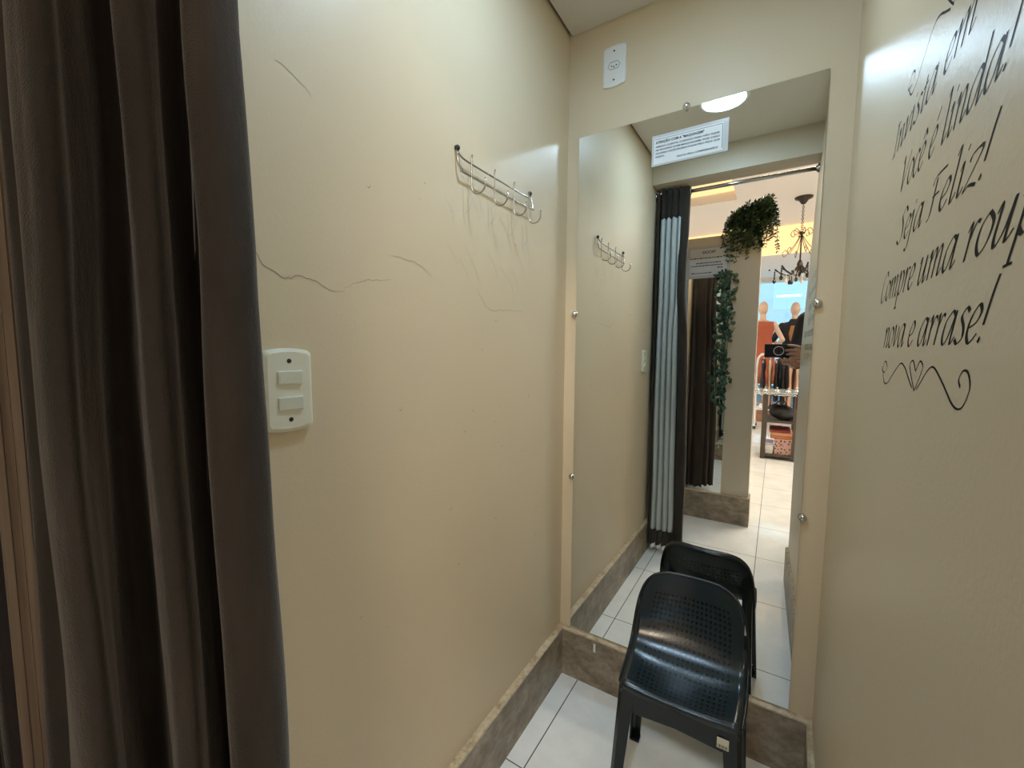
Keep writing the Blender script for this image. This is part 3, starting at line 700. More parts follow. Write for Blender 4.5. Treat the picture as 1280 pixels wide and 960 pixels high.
b = nb(); box(b, -.555, -.288, -.4835, -.4815, 1.650, 1.868); local(obj('sleeve', b, FRM), s2)
b = nb(); box(b, -.545, -.299, -.4818, -.4806, 1.664, 1.858); local(obj('paper', b, PAP2), s2)
b = nb()
for q in ((-.541, -.303, 1.8530, 1.8545), (-.541, -.303, 1.6675, 1.669), (-.541, -.5395, 1.668, 1.854), (-.3045, -.303, 1.668, 1.854)): box(b, q[0], q[1], -.4806, -.4802, q[2], q[3])
local(obj('printed_border', b, INK), s2)
M2 = Matrix.Translation((0, -.4803, 0)) @ Matrix.Rotation(PI, 4, 'Z') @ Matrix.Rotation(PI / 2, 4, 'X')
o = text_mesh('TROCAS:', .024, (.378, 1.818, 0), M2, INK, None, 'printed_text', .085, .0006); local(o, s2)
rnd = random.Random(4)
for z, x0, x1 in ((1.788, -.34, -.535), (1.756, -.345, -.50), (1.738, -.335, -.53), (1.720, -.335, -.37), (1.690, -.40, -.53)):
    x = x0; b = nb()
    while x > x1:
        w = rnd.uniform(.008, .022); box(b, max(x1, x - w), x, -.4806, -.4802, z - .0028, z + .0028 + rnd.choice((0, .0012))); x -= w + .004
    local(obj('text_line', b, INK), s2)
def leaf_ivy(b, c, s, R_):
    pts = [(0, -.5), (.35, -.45), (.5, -.05), (.28, .05), (.2, .35), (0, .62), (-.2, .35), (-.28, .05), (-.5, -.05), (-.35, -.45)]
    cv = b.verts.new(c + R_ @ Vector((0, 0, .08 * s))); vs = [b.verts.new(c + R_ @ Vector((x * s, y * s, -.05 * s * abs(x)))) for x, y in pts]
    for i in range(len(vs)): b.faces.new((cv, vs[i], vs[(i + 1) % len(vs)]))
iv = empty('ivy_garland', (-.32, -.46, 1.66), 'hanging ivy garland at the edge of the opposite mirror', 'garland')
rnd = random.Random(11); b = nb(); bs = nb()
for sidx in range(4):
    x0 = -.345 + sidx * .022; ln = (.86, .80, .90, .74)[sidx]
    path = [Vector((x0 + .012 * math.sin(t * 7 + sidx * 2) * 1.0, -.465 + .008 * math.cos(t * 5 + sidx), 1.675 - ln * t)) for t in [i / 24 for i in range(25)]]
    tube(bs, path, .0016, 6)
    for p in path:
        for _ in range(2):
            s = rnd.uniform(.022, .038); c = p + Vector((rnd.uniform(-.028, .028), rnd.uniform(.002, .03), rnd.uniform(-.02, .02)))
            if c.y < -.474: c.y = -.474
            R_ = Matrix.Rotation(rnd.uniform(-.7, .7), 3, 'Z') @ Matrix.Rotation(-PI / 2 + rnd.uniform(-.5, .5), 3, 'X') @ Matrix.Rotation(rnd.uniform(-1.6, 1.6) + PI, 3, 'Z')
            leaf_ivy(b, c, s, R_)
local(obj('ivy_leaves', b, IVY), iv); local(obj('stem', bs, IVYV, smooth=True), iv)
fe = empty('hanging_fern', (-.155, -.53, 1.925), 'bushy artificial fern hanging over the top corner of the opposite partition', 'plant')
b = nb(); lathe(b, [(0, 0), (.040, 0), (.052, .06), (.056, .062), (.056, .07), (.046, .07), (.043, .05), (0, .05)], Matrix.Translation((-.16, -.545, 1.925)), 20); local(obj('pot', b, POTM, smooth=True), fe)
b = nb(); bs = nb(); rnd = random.Random(21)
for i in range(150):
    a = rnd.uniform(0, 2 * PI); r = rnd.uniform(.08, .16); drop = rnd.choice((.02, .06, .10, .14, .20, .26)) * rnd.uniform(.6, 1)
    if math.sin(a) < -.2: r *= .7
    rise = rnd.uniform(.03, .11); c0 = Vector((-.205 + .045 * (i % 2), -.53, 1.975 + .045 * (i % 2)))
    dx, dy = math.cos(a) * (.8 if math.cos(a) > 0 else 1), math.sin(a) * .55
    pk = c0 + Vector((dx * r * .5, dy * r * .5, rise + .02 * dx)); en = c0 + Vector((dx * r, dy * r + .01, -drop + .03))
    path = smoothpath([c0, pk, c0 + Vector((dx * r * .85, dy * r * .9, rise * .4)), en], 6)
    path = [Vector((p.x, max(p.y, -.474) if (p.z < 1.93 and p.x < -.10) else p.y, p.z)) for p in path]
    tube(bs, path, .0010, 4)
    for j, p in enumerate(path[2:]):
        t = (path[min(j + 3, len(path) - 1)] - path[j + 1]).normalized()
        for sd in (-1, 1):
            for q in range(2):
                dr = (t * .45 + t.orthogonal().normalized() * sd + Vector((rnd.uniform(-.4, .4), rnd.uniform(-.4, .4), rnd.uniform(-.5, .3)))).normalized()
                L = rnd.uniform(.014, .028); wv = dr.cross(Vector((rnd.uniform(-1, 1), rnd.uniform(-1, 1), rnd.uniform(-1, 1)))).normalized() * L * .22
                p2 = p + t * .004 * q
                b.faces.new([b.verts.new(v) for v in (p2, p2 + dr * L * .5 + wv, p2 + dr * L, p2 + dr * L * .5 - wv)])
local(obj('fern_leaves', b, LEAF), fe); local(obj('frond_stems', bs, LEAF), fe)

# ------------------------------------------------------------------ chandelier
IRON = mat('dark_bronze', (.06, .045, .035), .35, .8); CRY = mat('black_crystal', (.02, .02, .025), .05, spec=.9); CRYC = mat('clear_crystal', (.8, .8, .82), .05, spec=.9)
CANDLE = mat('candle_sleeve', (.85, .82, .72), .5); BULB = mat('bulb_glow', (1, .9, .7), .3, emit=(1, .86, .62), es=14)
cd = empty('chandelier', (.150, -2.9, 2.80), 'dark wrought chandelier with candle bulbs and crystal drops hanging in the shop', 'chandelier')
def cl(o): return local(o, cd)
X0, Y0 = .158, -2.9
b = nb(); lathe(b, [(.0, .0), (.085, 0), (.08, -.015), (.045, -.03), (.02, -.07), (0, -.075)], Matrix.Translation((X0, Y0, 2.80)), 24); cl(obj('canopy', b, IRON, smooth=True))
b = nb()
for i in range(14): tube(b, [Vector((X0 + (.010 * math.cos(a) if i % 2 else 0), Y0 + (0 if i % 2 else .010 * math.cos(a)), 2.715 - i * .020 + .014 * math.sin(a))) for a in [2 * PI * j / 10 for j in range(10)]], .0025, 5, closed=True)
cl(obj('chain', b, IRON, smooth=True))
b = nb(); lathe(b, [(0, 2.45), (.012, 2.44), (.03, 2.43), (.012, 2.41), (.008, 2.36), (.008, 2.15), (.02, 2.13), (.03, 2.10), (.02, 2.06), (.028, 2.03), (.012, 1.98), (0, 1.96)], Matrix.Translation((X0, Y0, 0)), 16); cl(obj('column', b, IRON, smooth=True))
for i in range(6):
    a = 2 * PI * i / 6 + .25; d = Vector((math.cos(a), math.sin(a), 0)); o0 = Vector((X0, Y0, 0))
    def q(r, z): return o0 + d * r + Vector((0, 0, z))
    b = nb(); tube(b, smoothpath([q(.02, 2.08), q(.09, 2.00), q(.17, 2.02), q(.22, 2.06), q(.235, 2.075)], 6), .009, 8)
    ar = cl(obj('arm', b, IRON, smooth=True))
    b = nb(); lathe(b, [(.004, 0), (.044, .008), (.047, .016), (.01, .014), (.01, .02)], Matrix.Translation(q(.235, 2.07)), 16); x = obj('drip_pan', b, IRON, smooth=True); x.parent = ar; x.matrix_parent_inverse = ar.matrix_parent_inverse
    b = nb(); lathe(b, [(.014, 0), (.014, .08), (0, .08)], Matrix.Translation(q(.235, 2.085)), 12); x = obj('candle_sleeve', b, CANDLE, smooth=True); x.parent = ar; x.matrix_parent_inverse = ar.matrix_parent_inverse
    b = nb(); lathe(b, [(.006, 0), (.020, .022), (.017, .042), (.005, .072), (0, .078)], Matrix.Translation(q(.235, 2.165)), 12); x = obj('bulb', b, BULB, smooth=True); x.parent = ar; x.matrix_parent_inverse = ar.matrix_parent_inverse
    b = nb(); tube(b, smoothpath([q(.012, 2.42), q(.07, 2.47), q(.10, 2.43), q(.075, 2.40), q(.06, 2.425)], 6), .003, 6)
    tube(b, smoothpath([q(.012, 2.40), q(.05, 2.33), q(.10, 2.26), q(.15, 2.20), q(.17, 2.24), q(.14, 2.27), q(.125, 2.24)], 6), .003, 6)
    cl(obj('scroll', b, IRON, smooth=True))
    b = nb()
    for jj in range(5): ell(b, q(.235, 2.045 - jj * .017), (.009,) * 3, u=8, v=6)
    ell(b, q(.235, 1.945), (.018, .018, .028), u=8, v=6); cl(obj('crystal_drop', b, CRY))
    a2 = a + PI / 6; d = Vector((math.cos(a2), math.sin(a2), 0))
    b = nb()
    for jj in range(4): ell(b, q(.12, 2.0 - jj * .017), (.008,) * 3, u=8, v=6)
    ell(b, q(.12, 1.925), (.015, .015, .025), u=8, v=6); cl(obj('crystal_drop', b, CRY if i % 2 else CRYC))
    b = nb(); tube(b, smoothpath([q(.02, 2.03), q(.07, 1.985), q(.12, 2.005), q(.17, 1.99), q(.21, 2.03)], 5), .002, 5); cl(obj('bead_swag', b, CRYC, smooth=True))

# ------------------------------------------------------------------ shelf table in the shop
TIM = wood('dark_timber', (.045, .037, .030), (.10, .08, .065)); GT = mat('glass_top', (.45, .52, .52), .05, spec=.8)
tb = empty('shelf_table', (.06, -2.75, 0), 'dark timber shelf table with glass top in the middle of the shop', 'table')
XT0, XT1, YT0, YT1 = -.085, .20, -3.10, -2.63
for x in (XT0, XT1):
    for y in (YT0, YT1):
        b = nb(); box(b, x - .022, x + .022, y - .022, y + .022, 0, .70); local(obj('leg', b, TIM, bevel=.003), tb)
for z in (.40, .035):
    b = nb(); box(b, XT0 - .02, XT1 + .02, YT0 - .02, YT1 + .02, z, z + .018); local(obj('shelf', b, TIM, bevel=.002), tb)
b = nb(); box(b, XT0 - .15, XT1 + .07, YT0 - .06, YT1 + .02, .715, .725); local(obj('glass_top', b, GT), tb)
b = nb(); box(b, XT0 - .02, XT1 + .02, YT0 - .02, YT1 + .02, .69, .715); local(obj('top_frame', b, TIM), tb)
# beaded trim along the front edge of the table top
b = nb(); rnd = random.Random(2)
for i in range(70): ell(b, (XT0 - .145 + i * .0071, YT1 + .024, .716 - rnd.uniform(0, .02)), (.005,) * 3, u=6, v=5)
tr_ = local(obj('bead_trim', b, CRYC), tb)
# things on the table
SK = mat('silver_trinket', (.7, .7, .7), .2, 1)
for i, (x, y) in enumerate(((-.17, -2.80), (-.09, -2.72), (0.02, -2.76), (.12, -2.70), (.20, -2.80))):
    b = nb(); lathe(b, [(0, 0), (.026, .001), (.03, .008), (.018, .012), (.006, .03), (.010, .045), (0, .05)], Matrix.Translation((x, y, .7255)), 14)
    tag(obj('trinket', b, SK, smooth=True), 'silver trinket stand, number %s from the left on the glass table top' % ('first', 'second', 'third', 'fourth', 'fifth')[i], 'ornament', 'trinkets on the glass table')
BAG = mat('black_bag_fabric', (.018, .018, .020), .65)
bg = empty('handbag', (.06, -2.78, .419), 'large slouchy black handbag on the upper shelf of the shop table', 'handbag')
b = nb()
ell(b, (.075, -2.80, .50), (.125, .11, .078)); ell(b, (.12, -2.76, .47), (.09, .09, .05)); ell(b, (.01, -2.80, .53), (.05, .08, .06))
local(remesh('bag_body', b, BAG, None, .008, 6), bg)
b = nb(); tube(b, smoothpath([(.0, -2.70, .55), (.03, -2.69, .62), (.09, -2.69, .63), (.13, -2.70, .54)], 6), .006, 8); local(obj('handle', b, BAG, smooth=True), bg)
def folded(x0, x1, y0, y1, z0, h, col, label, seed):
    b = nb(); rnd = random.Random(seed); v = box(b, x0, x1, y0, y1, z0, z0 + h)
    bmesh.ops.subdivide_edges(b, edges=b.edges[:], cuts=5, use_grid_fill=True)
    for q in b.verts:
        if q.co.z > z0 + .002: q.co += Vector((rnd.uniform(-.004, .004), rnd.uniform(-.004, .004), rnd.uniform(-.003, .003)))
    return tag(obj('folded_garment', b, mat('folded_fabric', col, .85), smooth=True, bevel=.004), label, 'clothing', 'folded clothes on the table')
folded(-.02, .175, -2.98, -2.66, .222, .035, (.55, .20, .10), 'folded terracotta garment directly on the patterned box', 1)
folded(-.01, .18, -2.97, -2.655, .259, .030, (.65, .32, .20), 'folded peach garment in the middle of the pile on the patterned box', 2)
folded(-.03, .16, -2.98, -2.66, .291, .028, (.28, .06, .05), 'folded dark red garment topmost of the pile on the patterned box', 3)
LEO = mat('leopard_print', (.5, .3, .27), .6); k = N(LEO)
vo = k.n('ShaderNodeTexVoronoi'); vo.inputs['Scale'].default_value = 38; k.l(k.coord(), vo.inputs['Vector']); k.l(k.ramp(vo.outputs['Distance'], [(.28, (.09, .04, .045)), (.40, (.55, .34, .30))]), k.b.inputs['Base Color'])
lb = empty('patterned_box', (.10, -2.80, .053), 'pink animal print storage box on the lowest table shelf', 'box')
b = nb(); box(b, .022, .176, -2.98, -2.65, .0535, .19); local(obj('box_body', b, LEO, bevel=.004), lb)
b = nb(); box(b, .017, .180, -2.985, -2.645, .19, .221); local(obj('lid', b, LEO, bevel=.004), lb)
WB = mat('white_card', (.80, .80, .82), .5)
for i, (z, h) in enumerate(((.0535, .06), (.1145, .045))):
    w_ = empty('white_box', (-.02, -2.78, z), ('white shoe box at the bottom beside the patterned box', 'white shoe box stacked on another beside the patterned box')[i], 'box', 'white boxes on the table shelf')
    b = nb(); box(b, -.060, .010, -2.94, -2.66, z, z + h * .7); local(obj('box_body', b, WB, bevel=.002), w_)
    b = nb(); box(b, -.063, .013, -2.943, -2.657, z + h * .7, z + h); local(obj('lid', b, mat('lilac_lid', (.55, .5, .62), .5) if i else WB, bevel=.002), w_)

# ------------------------------------------------------------------ white clothes rail with garments
WM = mat('white_metal', (.85, .85, .86), .3)
XG0, XG1, YG = -.245, .95, -4.75
gr = empty('clothes_rail', (.3, YG, 0), 'white metal clothes rail with lower shelf behind the shop table', 'clothes rail')
b = nb(); tube(b, smoothpath([(XG0, YG, .05), (XG0, YG, .9), (XG0 + .01, YG, 1.06), (XG0 + .06, YG, 1.11), (XG0 + .12, YG, 1.115), (XG1 - .12, YG, 1.115), (XG1 - .06, YG, 1.11), (XG1 - .01, YG, 1.06), (XG1, YG, .9), (XG1, YG, .05)], 6), .016, 12); local(obj('hanging_frame', b, WM, smooth=True), gr)
for x in (XG0, XG1):
    b = nb(); tube(b, [(x, YG - .22, .06), (x, YG + .22, .06)], .014, 10); local(obj('foot_bar', b, WM, smooth=True), gr)
    for y in (YG - .2, YG + .2):
        b = nb(); lathe(b, [(0, 0), (.022, .004), (.026, .02), (.022, .04), (0, .046)], Matrix.Translation((x, y, 0)), 12); local(obj('caster', b, DSCREW, smooth=True), gr)
b = nb()
for i in range(8): tube(b, [(XG0, YG - .2 + i * .057, .30), (XG1, YG - .2 + i * .057, .30)], .008, 8)
for x in (XG0, XG1): tube(b, [(x, YG - .21, .30), (x, YG + .21, .30)], .012, 8)
local(obj('lower_shelf', b, WM, smooth=True), gr)
for x in (XG0, XG1):
    for y in (YG - .2, YG + .2): b = nb(); tube(b, [(x, y, .05), (x, y, .30)], .010, 8); local(obj('shelf_leg', b, WM, smooth=True), gr)
HG = mat('hanger_plastic', (.85, .62, .66), .4); HG2 = mat('hanger_white', (.85, .85, .85), .4)
cols = [((.02, .02, .022), 'black'), ((.62, .40, .27), 'beige'), ((.015, .015, .018), 'black'), ((.02, .02, .02), 'black'), ((.66, .42, .30), 'nude'), ((.72, .50, .38), 'peach'), ((.30, .48, .28), 'green'), ((.75, .74, .72), 'white'), ((.65, .35, .2), 'tan'), ((.05, .05, .08), 'navy'), ((.6, .5, .45), 'sand')]
order = ['first', 'second', 'third', 'fourth', 'fifth', 'sixth', 'seventh', 'eighth', 'ninth', 'tenth', 'eleventh']
for i, (c, cn) in enumerate(cols):
    x = -.165 + i * .085; ln = (.48, .72, .62, .66, .70, .60, .70, .66, .62, .7, .68)[i]; rnd = random.Random(i)
    g = empty('hanging_garment', (x, YG, 1.115), '%s garment on a hanger, %s from the corridor end of the white rail' % (cn, order[i]), 'clothing', 'garments on the white rail')
    b = nb(); tube(b, smoothpath([(x, YG + .001, 1.095), (x + .014, YG, 1.115), (x, YG, 1.136), (x - .02, YG, 1.125)], 5), .003, 6)
    tube(b, [(x, YG, 1.095), (x, YG, 1.06), (x + .01, YG - .18, .99), (x, YG, .985), (x - .01, YG + .18, .99), (x, YG, 1.06)], .006, 6)
    local(obj('hanger', b, HG if i % 3 != 1 else HG2, smooth=True), g)
    b = nb(); rows = []
    for j in range(14):
        z = 1.045 - ln * j / 13; hw = .07 + .12 * min(1, j / 2.0) + .01 * math.sin(j)
        row = []
        for q in range(24):
            a = 2 * PI * q / 24; ry = hw * math.sin(a); rx = (.014 + .012 * min(1, j / 3) + .006 * math.sin(a * 5 + i)) * math.cos(a)
            row.append(b.verts.new((x + rx + .006 * math.sin(j * .7 + q * .4), YG + ry, z)))
        rows.append(row)
    for A_, B_ in zip(rows, rows[1:]):
        for q in range(24): b.faces.new((A_[q], A_[(q + 1) % 24], B_[(q + 1) % 24], B_[q]))
    b.faces.new(rows[0]); local(obj('cloth', b, mat('garment_fabric', c, .85), smooth=True), g)
# shoes and a parcel on the lower shelf of the rail
for i, x in enumerate((-.17, -.06, .06, .17)):
    b = nb(); y = YG + .10
    ell(b, (x, y - .06, .345), (.030, .045, .032)); ell(b, (x, y + .03, .335), (.034, .085, .022)); ell(b, (x, y + .09, .332), (.036, .04, .018))
    s_ = remesh('shoe', b, mat('shoe_leather', ((.85, .85, .85), (.03, .03, .05), (.8, .75, .7), (.85, .85, .85))[i], .4), None, .007, 3)
    tag(s_, ('white', 'dark', 'cream', 'white')[i] + ' shoe on the lower shelf of the white rail, ' + order[i] + ' from the corridor end', 'shoe', 'shoes on the rail shelf')

# ------------------------------------------------------------------ mannequins in the window
SKIN = mat('mannequin_skin', (.72, .50, .38), .45)
def mannequin(x, y, label, hand_up):
    z0 = .22; e = empty('mannequin', (x, y, z0), label, 'mannequin', 'mannequins facing the shop window')
    def L(px, py, pz): return (x + px, y + py, z0 + pz)
    b = nb()
    lathe_m = None
    ell(b, L(0, 0, 1.66), (.072, .090, .118)); caps(b, L(0, .01, 1.46), L(0, .005, 1.56), .050, .046)
    ell(b, L(0, 0, 1.33), (.150, .085, .13)); ell(b, L(0, 0, 1.20), (.115, .075, .13)); ell(b, L(0, .01, 1.00), (.150, .095, .12))
    caps(b, L(-.155, 0, 1.39), L(.155, 0, 1.39), .05, .05); caps(b, L(-.06, 0, 1.42), L(.06, 0, 1.42), .045, .045)
    for s in (-1, 1):
        chain(b, [L(s * .085, 0, .95), L(s * .085, -.01, .52), L(s * .075, .01, .10)], [.085, .052, .034])
        ell(b, L(s * .075, -.05, .04), (.036, .11, .035))
    # arm with the hand on the hip (towards +x) and a hanging arm
    s = 1 if hand_up > 0 else -1
    chain(b, [L(s * .17, 0, 1.38), L(s * .30, .03, 1.13), L(s * .165, -.06, 1.00)], [.044, .034, .024]); ell(b, L(s * .15, -.08, .99), (.03, .045, .018))
    chain(b, [L(-s * .17, 0, 1.38), L(-s * .215, .02, 1.10), L(-s * .21, -.03, .86)], [.044, .034, .024]); ell(b, L(-s * .21, -.035, .80), (.014, .028, .055))
    local(remesh('body', b, SKIN, None, .009, 5), e)
    b = nb(); lathe(b, [(0, -.0), (.16, 0), (.16, .008), (0, .012)], Matrix.Translation(L(0, 0, 0)), 28); local(obj('base_plate', b, CHROME, smooth=True), e)
    return e, L
e, L = mannequin(-.234, -5.64, 'bald mannequin in a sleeveless terracotta dress seen from behind in the window', 1)
def dress(rows, m, name, e, seg=40, fold=.010, x=0, y=0):
    b = nb(); R_ = []
    for j, (z, rx, ry, cx_, cy_) in enumerate(rows):
        R_.append([b.verts.new((x + cx_ + math.cos(2 * PI * q / seg) * (rx + fold * (j / len(rows)) * math.sin(q * 2 * PI * 7 / seg)), y + cy_ + math.sin(2 * PI * q / seg) * (ry + fold * (j / len(rows)) * math.sin(q * 2 * PI * 7 / seg)), z)) for q in range(seg)])
    for A_, B_ in zip(R_, R_[1:]):
        for q in range(seg): b.faces.new((A_[q], A_[(q + 1) % seg], B_[(q + 1) % seg], B_[q]))
    o = local(obj(name, b, m, smooth=True), e); s = o.modifiers.new('s', 'SOLIDIFY'); s.thickness = .004; return o
dress([(1.655, .130, .070, 0, 0), (1.640, .178, .085, 0, 0), (1.58, .178, .105, 0, 0), (1.50, .165, .105, 0, 0), (1.38, .135, .095, 0, 0), (1.30, .150, .105, 0, 0), (1.18, .180, .13, 0, 0), (1.0, .20, .15, 0, 0), (.8, .22, .17, 0, 0), (.62, .25, .19, 0, 0)], RED, 'dress', e, x=-.234, y=-5.64)
e, L = mannequin(.225, -6.02, 'bald mannequin in a black jacket with tan back panel in the window', -1)
BLK = mat('black_fabric', (.015, .014, .018), .8); TAN = mat('tan_fabric', (.42, .19, .06), .75)
dress([(1.71, .062, .060, 0, 0), (1.665, .085, .070, 0, 0), (1.64, .185, .088, 0, 0), (1.58, .190, .108, 0, 0), (1.46, .168, .108, 0, 0), (1.36, .152, .105, 0, 0), (1.25, .17, .12, 0, 0), (1.05, .185, .14, 0, 0), (.95, .19, .14, 0, 0)], BLK, 'jacket', e, x=.225, y=-6.02, fold=.004)
for s in (-1, 1):
    b = nb(); chain(b, [(.225 + s * .175, -6.02, 1.60), (.225 + s * (.30 if s < 0 else .215), -5.99, 1.36)], [.056, .048]); local(obj('sleeve', b, BLK, smooth=True), e)
b = nb(); rows = []
for j in range(9):
    z = 1.595 - .27 * j / 8; hw = .105 - .006 * abs(j - 4); rows.append([b.verts.new((.25 + hw * (q / 6 - 1), -6.02 + .123 - .014 * (q / 6 - 1) ** 2 - .004 * (j > 5), z)) for q in range(13)])
for A_, B_ in zip(rows, rows[1:]):
    for q in range(12): b.faces.new((A_[q], A_[q + 1], B_[q + 1], B_[q]))
o = local(obj('back_panel', b, TAN, smooth=True), e); s = o.modifiers.new('s', 'SOLIDIFY'); s.thickness = .006
for z in (1.575, 1.545):
    b = nb(); ell(b, (.25, -5.892, z), (.012, .006, .009), u=10, v=8); local(obj('button', b, WHITEP, smooth=True), e)
dress([(1.16, .165, .115, 0, 0), (1.0, .18, .14, 0, 0), (.75, .19, .15, 0, 0), (.45, .20, .16, 0, 0)], BLK, 'skirt', e, x=.225, y=-6.02, fold=.012)

# ------------------------------------------------------------------ street backdrop
FAC = mat('pale_facade', (.24, .46, .58), .8); FACD = mat('blue_shutter', (.22, .34, .55), .6)
bd = empty('street_building', (0, -15, 0), 'pale blue building across the street beyond the shop window', 'building')
b = nb(); box(b, -9, 9, -16, -15, 0, 8); local(obj('wall', b, FAC), bd)
b = nb(); box(b, -.20, 2.5, -14.6, -13.9, 2.55, 3.6); local(obj('awning_box', b, mat('aqua_sign_box', (.34, .66, .72), .6)), bd)
b = nb(); box(b, .15, 1.9, -15.02, -14.9, 0, 2.5); local(obj('shutter', b, FACD), bd)
b = nb(); box(b, -.9, -.35, -15.02, -14.9, .9, 2.6); local(obj('window_pane', b, mat('facade_window', (.3, .5, .7), .2)), bd)
sn = bpy.data.lights.new('sun', 'SUN'); sn.energy = .25; sn.angle = .02; sn.color = (1, .97, .9); sno = bpy.data.objects.new('sun', sn); C.objects.link(sno); sno.rotation_euler = (math.radians(50), 0, math.radians(25))

# ------------------------------------------------------------------ the photographer with a phone
PH = mat('phone_black', (.008, .008, .010), .15, spec=.6); PHR = mat('phone_ring', (.75, .74, .74), .4, .3)
phn = empty('smartphone', (.012, -.012, H), 'black smartphone with a round camera ring held sideways', 'phone')
b = nb(); box(b, -.060, .098, -.0150, -.0070, H - .036, H + .036)
local(obj('phone_body', b, PH, bevel=.003), phn)
TF = Matrix.Translation((.006, -.0070, H)) @ Matrix.Rotation(-PI / 2, 4, 'X')
b = nb(); lathe(b, [(.024, 0), (.024, .0016), (.0222, .0020), (.0215, .0016), (.0215, .0)], TF, 36); local(obj('camera_ring', b, PHR, smooth=True), phn)
b = nb(); lathe(b, [(.0212, .0), (.0212, .0010), (0, .0010)], TF, 36); lo_ = local(obj('camera_island', b, PH), phn)
for dx, dz in ((-.010, .007), (.010, .007), (.010, -.008), (-.010, -.008)):
    b = nb(); lathe(b, [(.0048, .001), (.0048, .0016), (.0036, .0018), (0, .0013)], TF @ Matrix.Translation((dx, dz, 0)), 16); local(obj('lens', b, mat('lens_glass', (.02, .02, .05), .03, spec=.9), smooth=True), phn)
PSK = mat('skin', (.26, .14, .09), .5); PSK.node_tree.nodes['Principled BSDF'].inputs['Subsurface Weight'].default_value = .05
SHIRT = mat('black_shirt', (.012, .012, .014), .85); PANT = mat('dark_grey_trousers', (.035, .035, .042), .8); HAIR = mat('dark_hair', (.015, .010, .008), .55); MAR = mat('maroon_cloth', (.16, .012, .022), .8); SHOE = mat('black_shoe', (.02, .02, .02), .4)
pe = empty('person', (.34, -.38, 0), 'person in a black shirt holding a phone up in both hands at the doorway', 'person')
PX, PY = .315, -.385
def V(x, y, z): return Vector((PX + x, PY + y, z))
b = nb()
# trunk
ell(b, V(0, 0, 1.27), (.150, .095, .15)); ell(b, V(0, .005, 1.10), (.128, .088, .14)); ell(b, V(0, 0, .95), (.155, .105, .11))
caps(b, V(-.13, 0, 1.355), V(.13, 0, 1.355), .052, .052); caps(b, V(-.06, 0, 1.385), V(.06, 0, 1.385), .05, .05); caps(b, V(0, -.01, 1.36), V(0, .005, 1.48), .056, .050)
# head with a face
hc = V(0, .02, 1.575)
ell(b, hc + Vector((0, -.012, .022)), (.074, .092, .090)); ell(b, hc + Vector((0, .022, -.030)), (.058, .068, .078)); ell(b, hc + Vector((0, .060, -.082)), (.024, .022, .020))
ell(b, hc + Vector((0, .092, -.012)), (.011, .016, .022)); ell(b, hc + Vector((0, .100, -.026)), (.016, .013, .011)); ell(b, hc + Vector((0, .084, .026)), (.050, .012, .012))
ell(b, hc + Vector((0, .082, -.052)), (.024, .011, .007)); ell(b, hc + Vector((0, .080, -.062)), (.021, .011, .007))
for s in (-1, 1): ell(b, hc + Vector((s * .072, -.005, -.008)), (.009, .020, .032)); ell(b, hc + Vector((s * .036, .070, -.030)), (.020, .014, .018))
# legs
for s in (-1, 1):
    chain(b, [V(s * .085, 0, .90), V(s * .095, .015, .50), V(s * .10, -.01, .09)], [.090, .058, .038]); ell(b, V(s * .10, .05, .045), (.040, .115, .035))
# arms
LE, LW = Vector((.098, -.29, 1.115)), Vector((.080, -.115, 1.100))
RE, RW = Vector((.34, -.20, 1.06)), Vector((.165, -.045, 1.125))
chain(b, [V(-.17, 0, 1.345), LE, LW], [.050, .040, .028]); chain(b, [V(.17, 0, 1.345), RE, RW], [.050, .041, .029])
# right hand: palm beside the phone end, fingers spread over its rear face, thumb behind it
pc = Vector((.130, -.022, 1.146))
ell(b, pc, (.040, .016, .040), Matrix.Rotation(.5, 3, 'Y')); caps(b, RW, pc, .028, .024); ell(b, pc + Vector((-.012, .004, .012)), (.034, .014, .034))
def finger(pts, r): chain(b, [Vector(p) for p in pts], r)
finger([(.118, -.012, 1.165), (.098, .006, 1.188), (.070, .006, 1.196), (.046, .002, 1.199)], [.0095, .009, .0082, .0068])
finger([(.112, -.006, 1.150), (.088, .010, 1.170), (.060, .009, 1.174), (.038, .003, 1.172)], [.0098, .0092, .0084, .007])
finger([(.112, -.005, 1.135), (.088, .010, 1.150), (.064, .008, 1.152), (.044, .002, 1.150)], [.0094, .0088, .008, .0068])
finger([(.116, -.008, 1.118), (.096, .008, 1.130), (.078, .006, 1.132), (.062, .000, 1.131)], [.0086, .008, .0072, .006])
finger([(.130, -.030, 1.150), (.110, -.028, 1.172), (.085, -.024, 1.180)], [.0115, .0105, .0085])
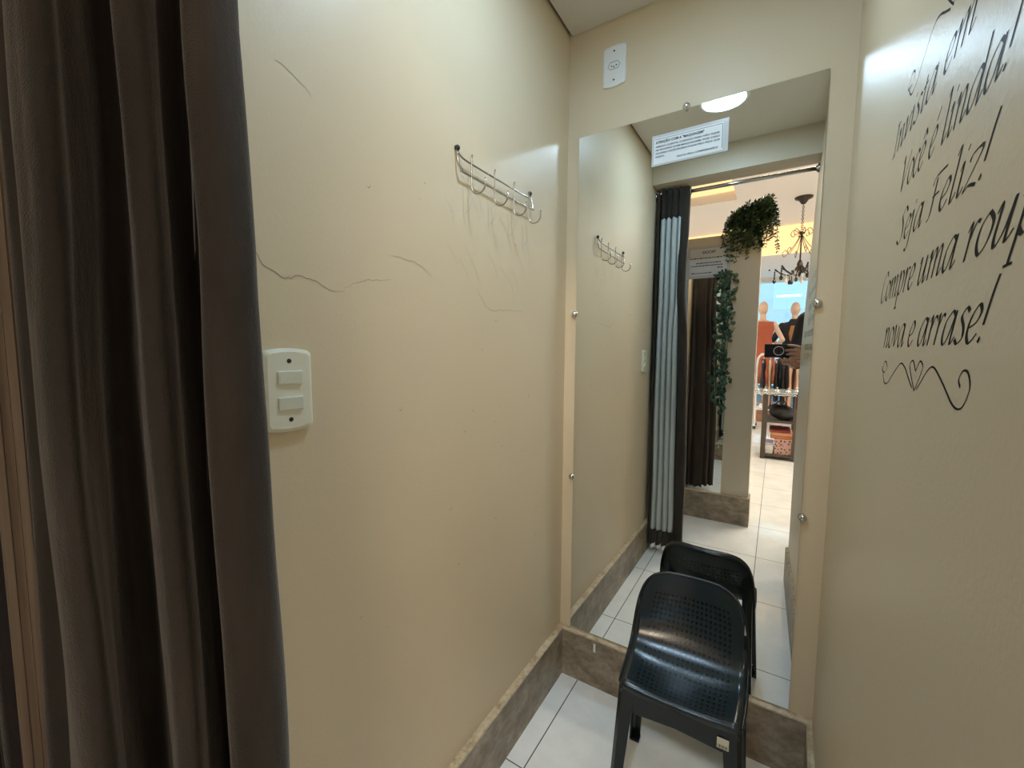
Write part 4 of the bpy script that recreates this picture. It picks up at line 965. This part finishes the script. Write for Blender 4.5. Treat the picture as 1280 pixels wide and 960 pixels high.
# left hand: cupped under the phone
pl = Vector((.062, -.048, 1.108))
ell(b, pl, (.036, .040, .015), Matrix.Rotation(.25, 3, 'X')); caps(b, LW, pl, .027, .020)
finger([(.082, -.015, 1.104), (.080, .004, 1.114), (.078, .004, 1.134)], [.0092, .0086, .007])
finger([(.064, -.012, 1.104), (.060, .008, 1.113), (.058, .005, 1.130)], [.0094, .0088, .007])
finger([(.046, -.012, 1.104), (.040, .006, 1.112), (.038, .004, 1.127)], [.0092, .0086, .007])
finger([(.030, -.018, 1.104), (.022, -.002, 1.112), (.018, .000, 1.124)], [.0084, .0078, .0062])
finger([(.040, -.055, 1.104), (.020, -.040, 1.116), (.012, -.026, 1.126)], [.0105, .0098, .0078])
local(remesh('body', b, PSK, None, .0042, 3), pe)
for s in (-1, 1):
    b = nb(); ell(b, hc + Vector((s * .030, .0855, .004)), (.011, .006, .006), u=12, v=8); ey = local(obj('eye', b, mat('eye_white', (.75, .73, .7), .2), smooth=True), pe)
    b = nb(); ell(b, hc + Vector((s * .030, .0905, .004)), (.0045, .0028, .0045), u=10, v=8); x = obj('iris', b, HAIR, smooth=True); x.parent = ey; x.matrix_parent_inverse = ey.matrix_parent_inverse
b = nb(); ell(b, hc + Vector((0, -.026, .038)), (.084, .094, .088)); ell(b, hc + Vector((0, -.06, -.02)), (.072, .055, .09)); ell(b, hc + Vector((0, .035, .092)), (.060, .045, .030))
local(remesh('hair', b, HAIR, None, .007, 4), pe)
b = nb(); ell(b, V(0, 0, 1.27), (.163, .108, .155)); ell(b, V(0, .005, 1.10), (.145, .104, .15)); ell(b, V(0, 0, .99), (.168, .120, .09)); caps(b, V(-.13, 0, 1.352), V(.13, 0, 1.352), .060, .060)
chain(b, [V(-.17, 0, 1.342), V(-.17, 0, 1.342).lerp(LE, .98), LE.lerp(LW, .28)], [.062, .054, .047]); chain(b, [V(.17, 0, 1.342), V(.17, 0, 1.342).lerp(RE, .98), RE.lerp(RW, .2)], [.062, .054, .049])
local(remesh('shirt', b, SHIRT, None, .007, 4), pe)
b = nb(); ell(b, V(0, 0, .94), (.166, .116, .085)); 
for s in (-1, 1): chain(b, [V(s * .085, 0, .90), V(s * .095, .015, .50), V(s * .10, -.01, .12)], [.102, .074, .060])
local(remesh('trousers', b, PANT, None, .008, 3), pe)
for s in (-1, 1):
    b = nb(); ell(b, V(s * .10, .055, .042), (.047, .13, .042)); ell(b, V(s * .10, -.02, .05), (.042, .05, .05)); local(remesh('shoe', b, SHOE, None, .007, 3), pe)
# maroon bag hanging from the person's left side
hb = empty('shoulder_bag', (.155, -.36, .86), 'maroon shoulder bag hanging at the hip of the person', 'bag')
b = nb(); ell(b, (.140, -.375, .865), (.032, .095, .085)); local(remesh('bag_body', b, MAR, None, .006, 5), hb)
b = nb(); tube(b, smoothpath([(.150, -.315, .94), (.158, -.29, 1.10), (.20, -.275, 1.30), (.225, -.33, 1.415), (.215, -.43, 1.40), (.165, -.48, 1.20), (.150, -.44, .94)], 6), .005, 8); local(obj('strap', b, BLK, smooth=True), hb)
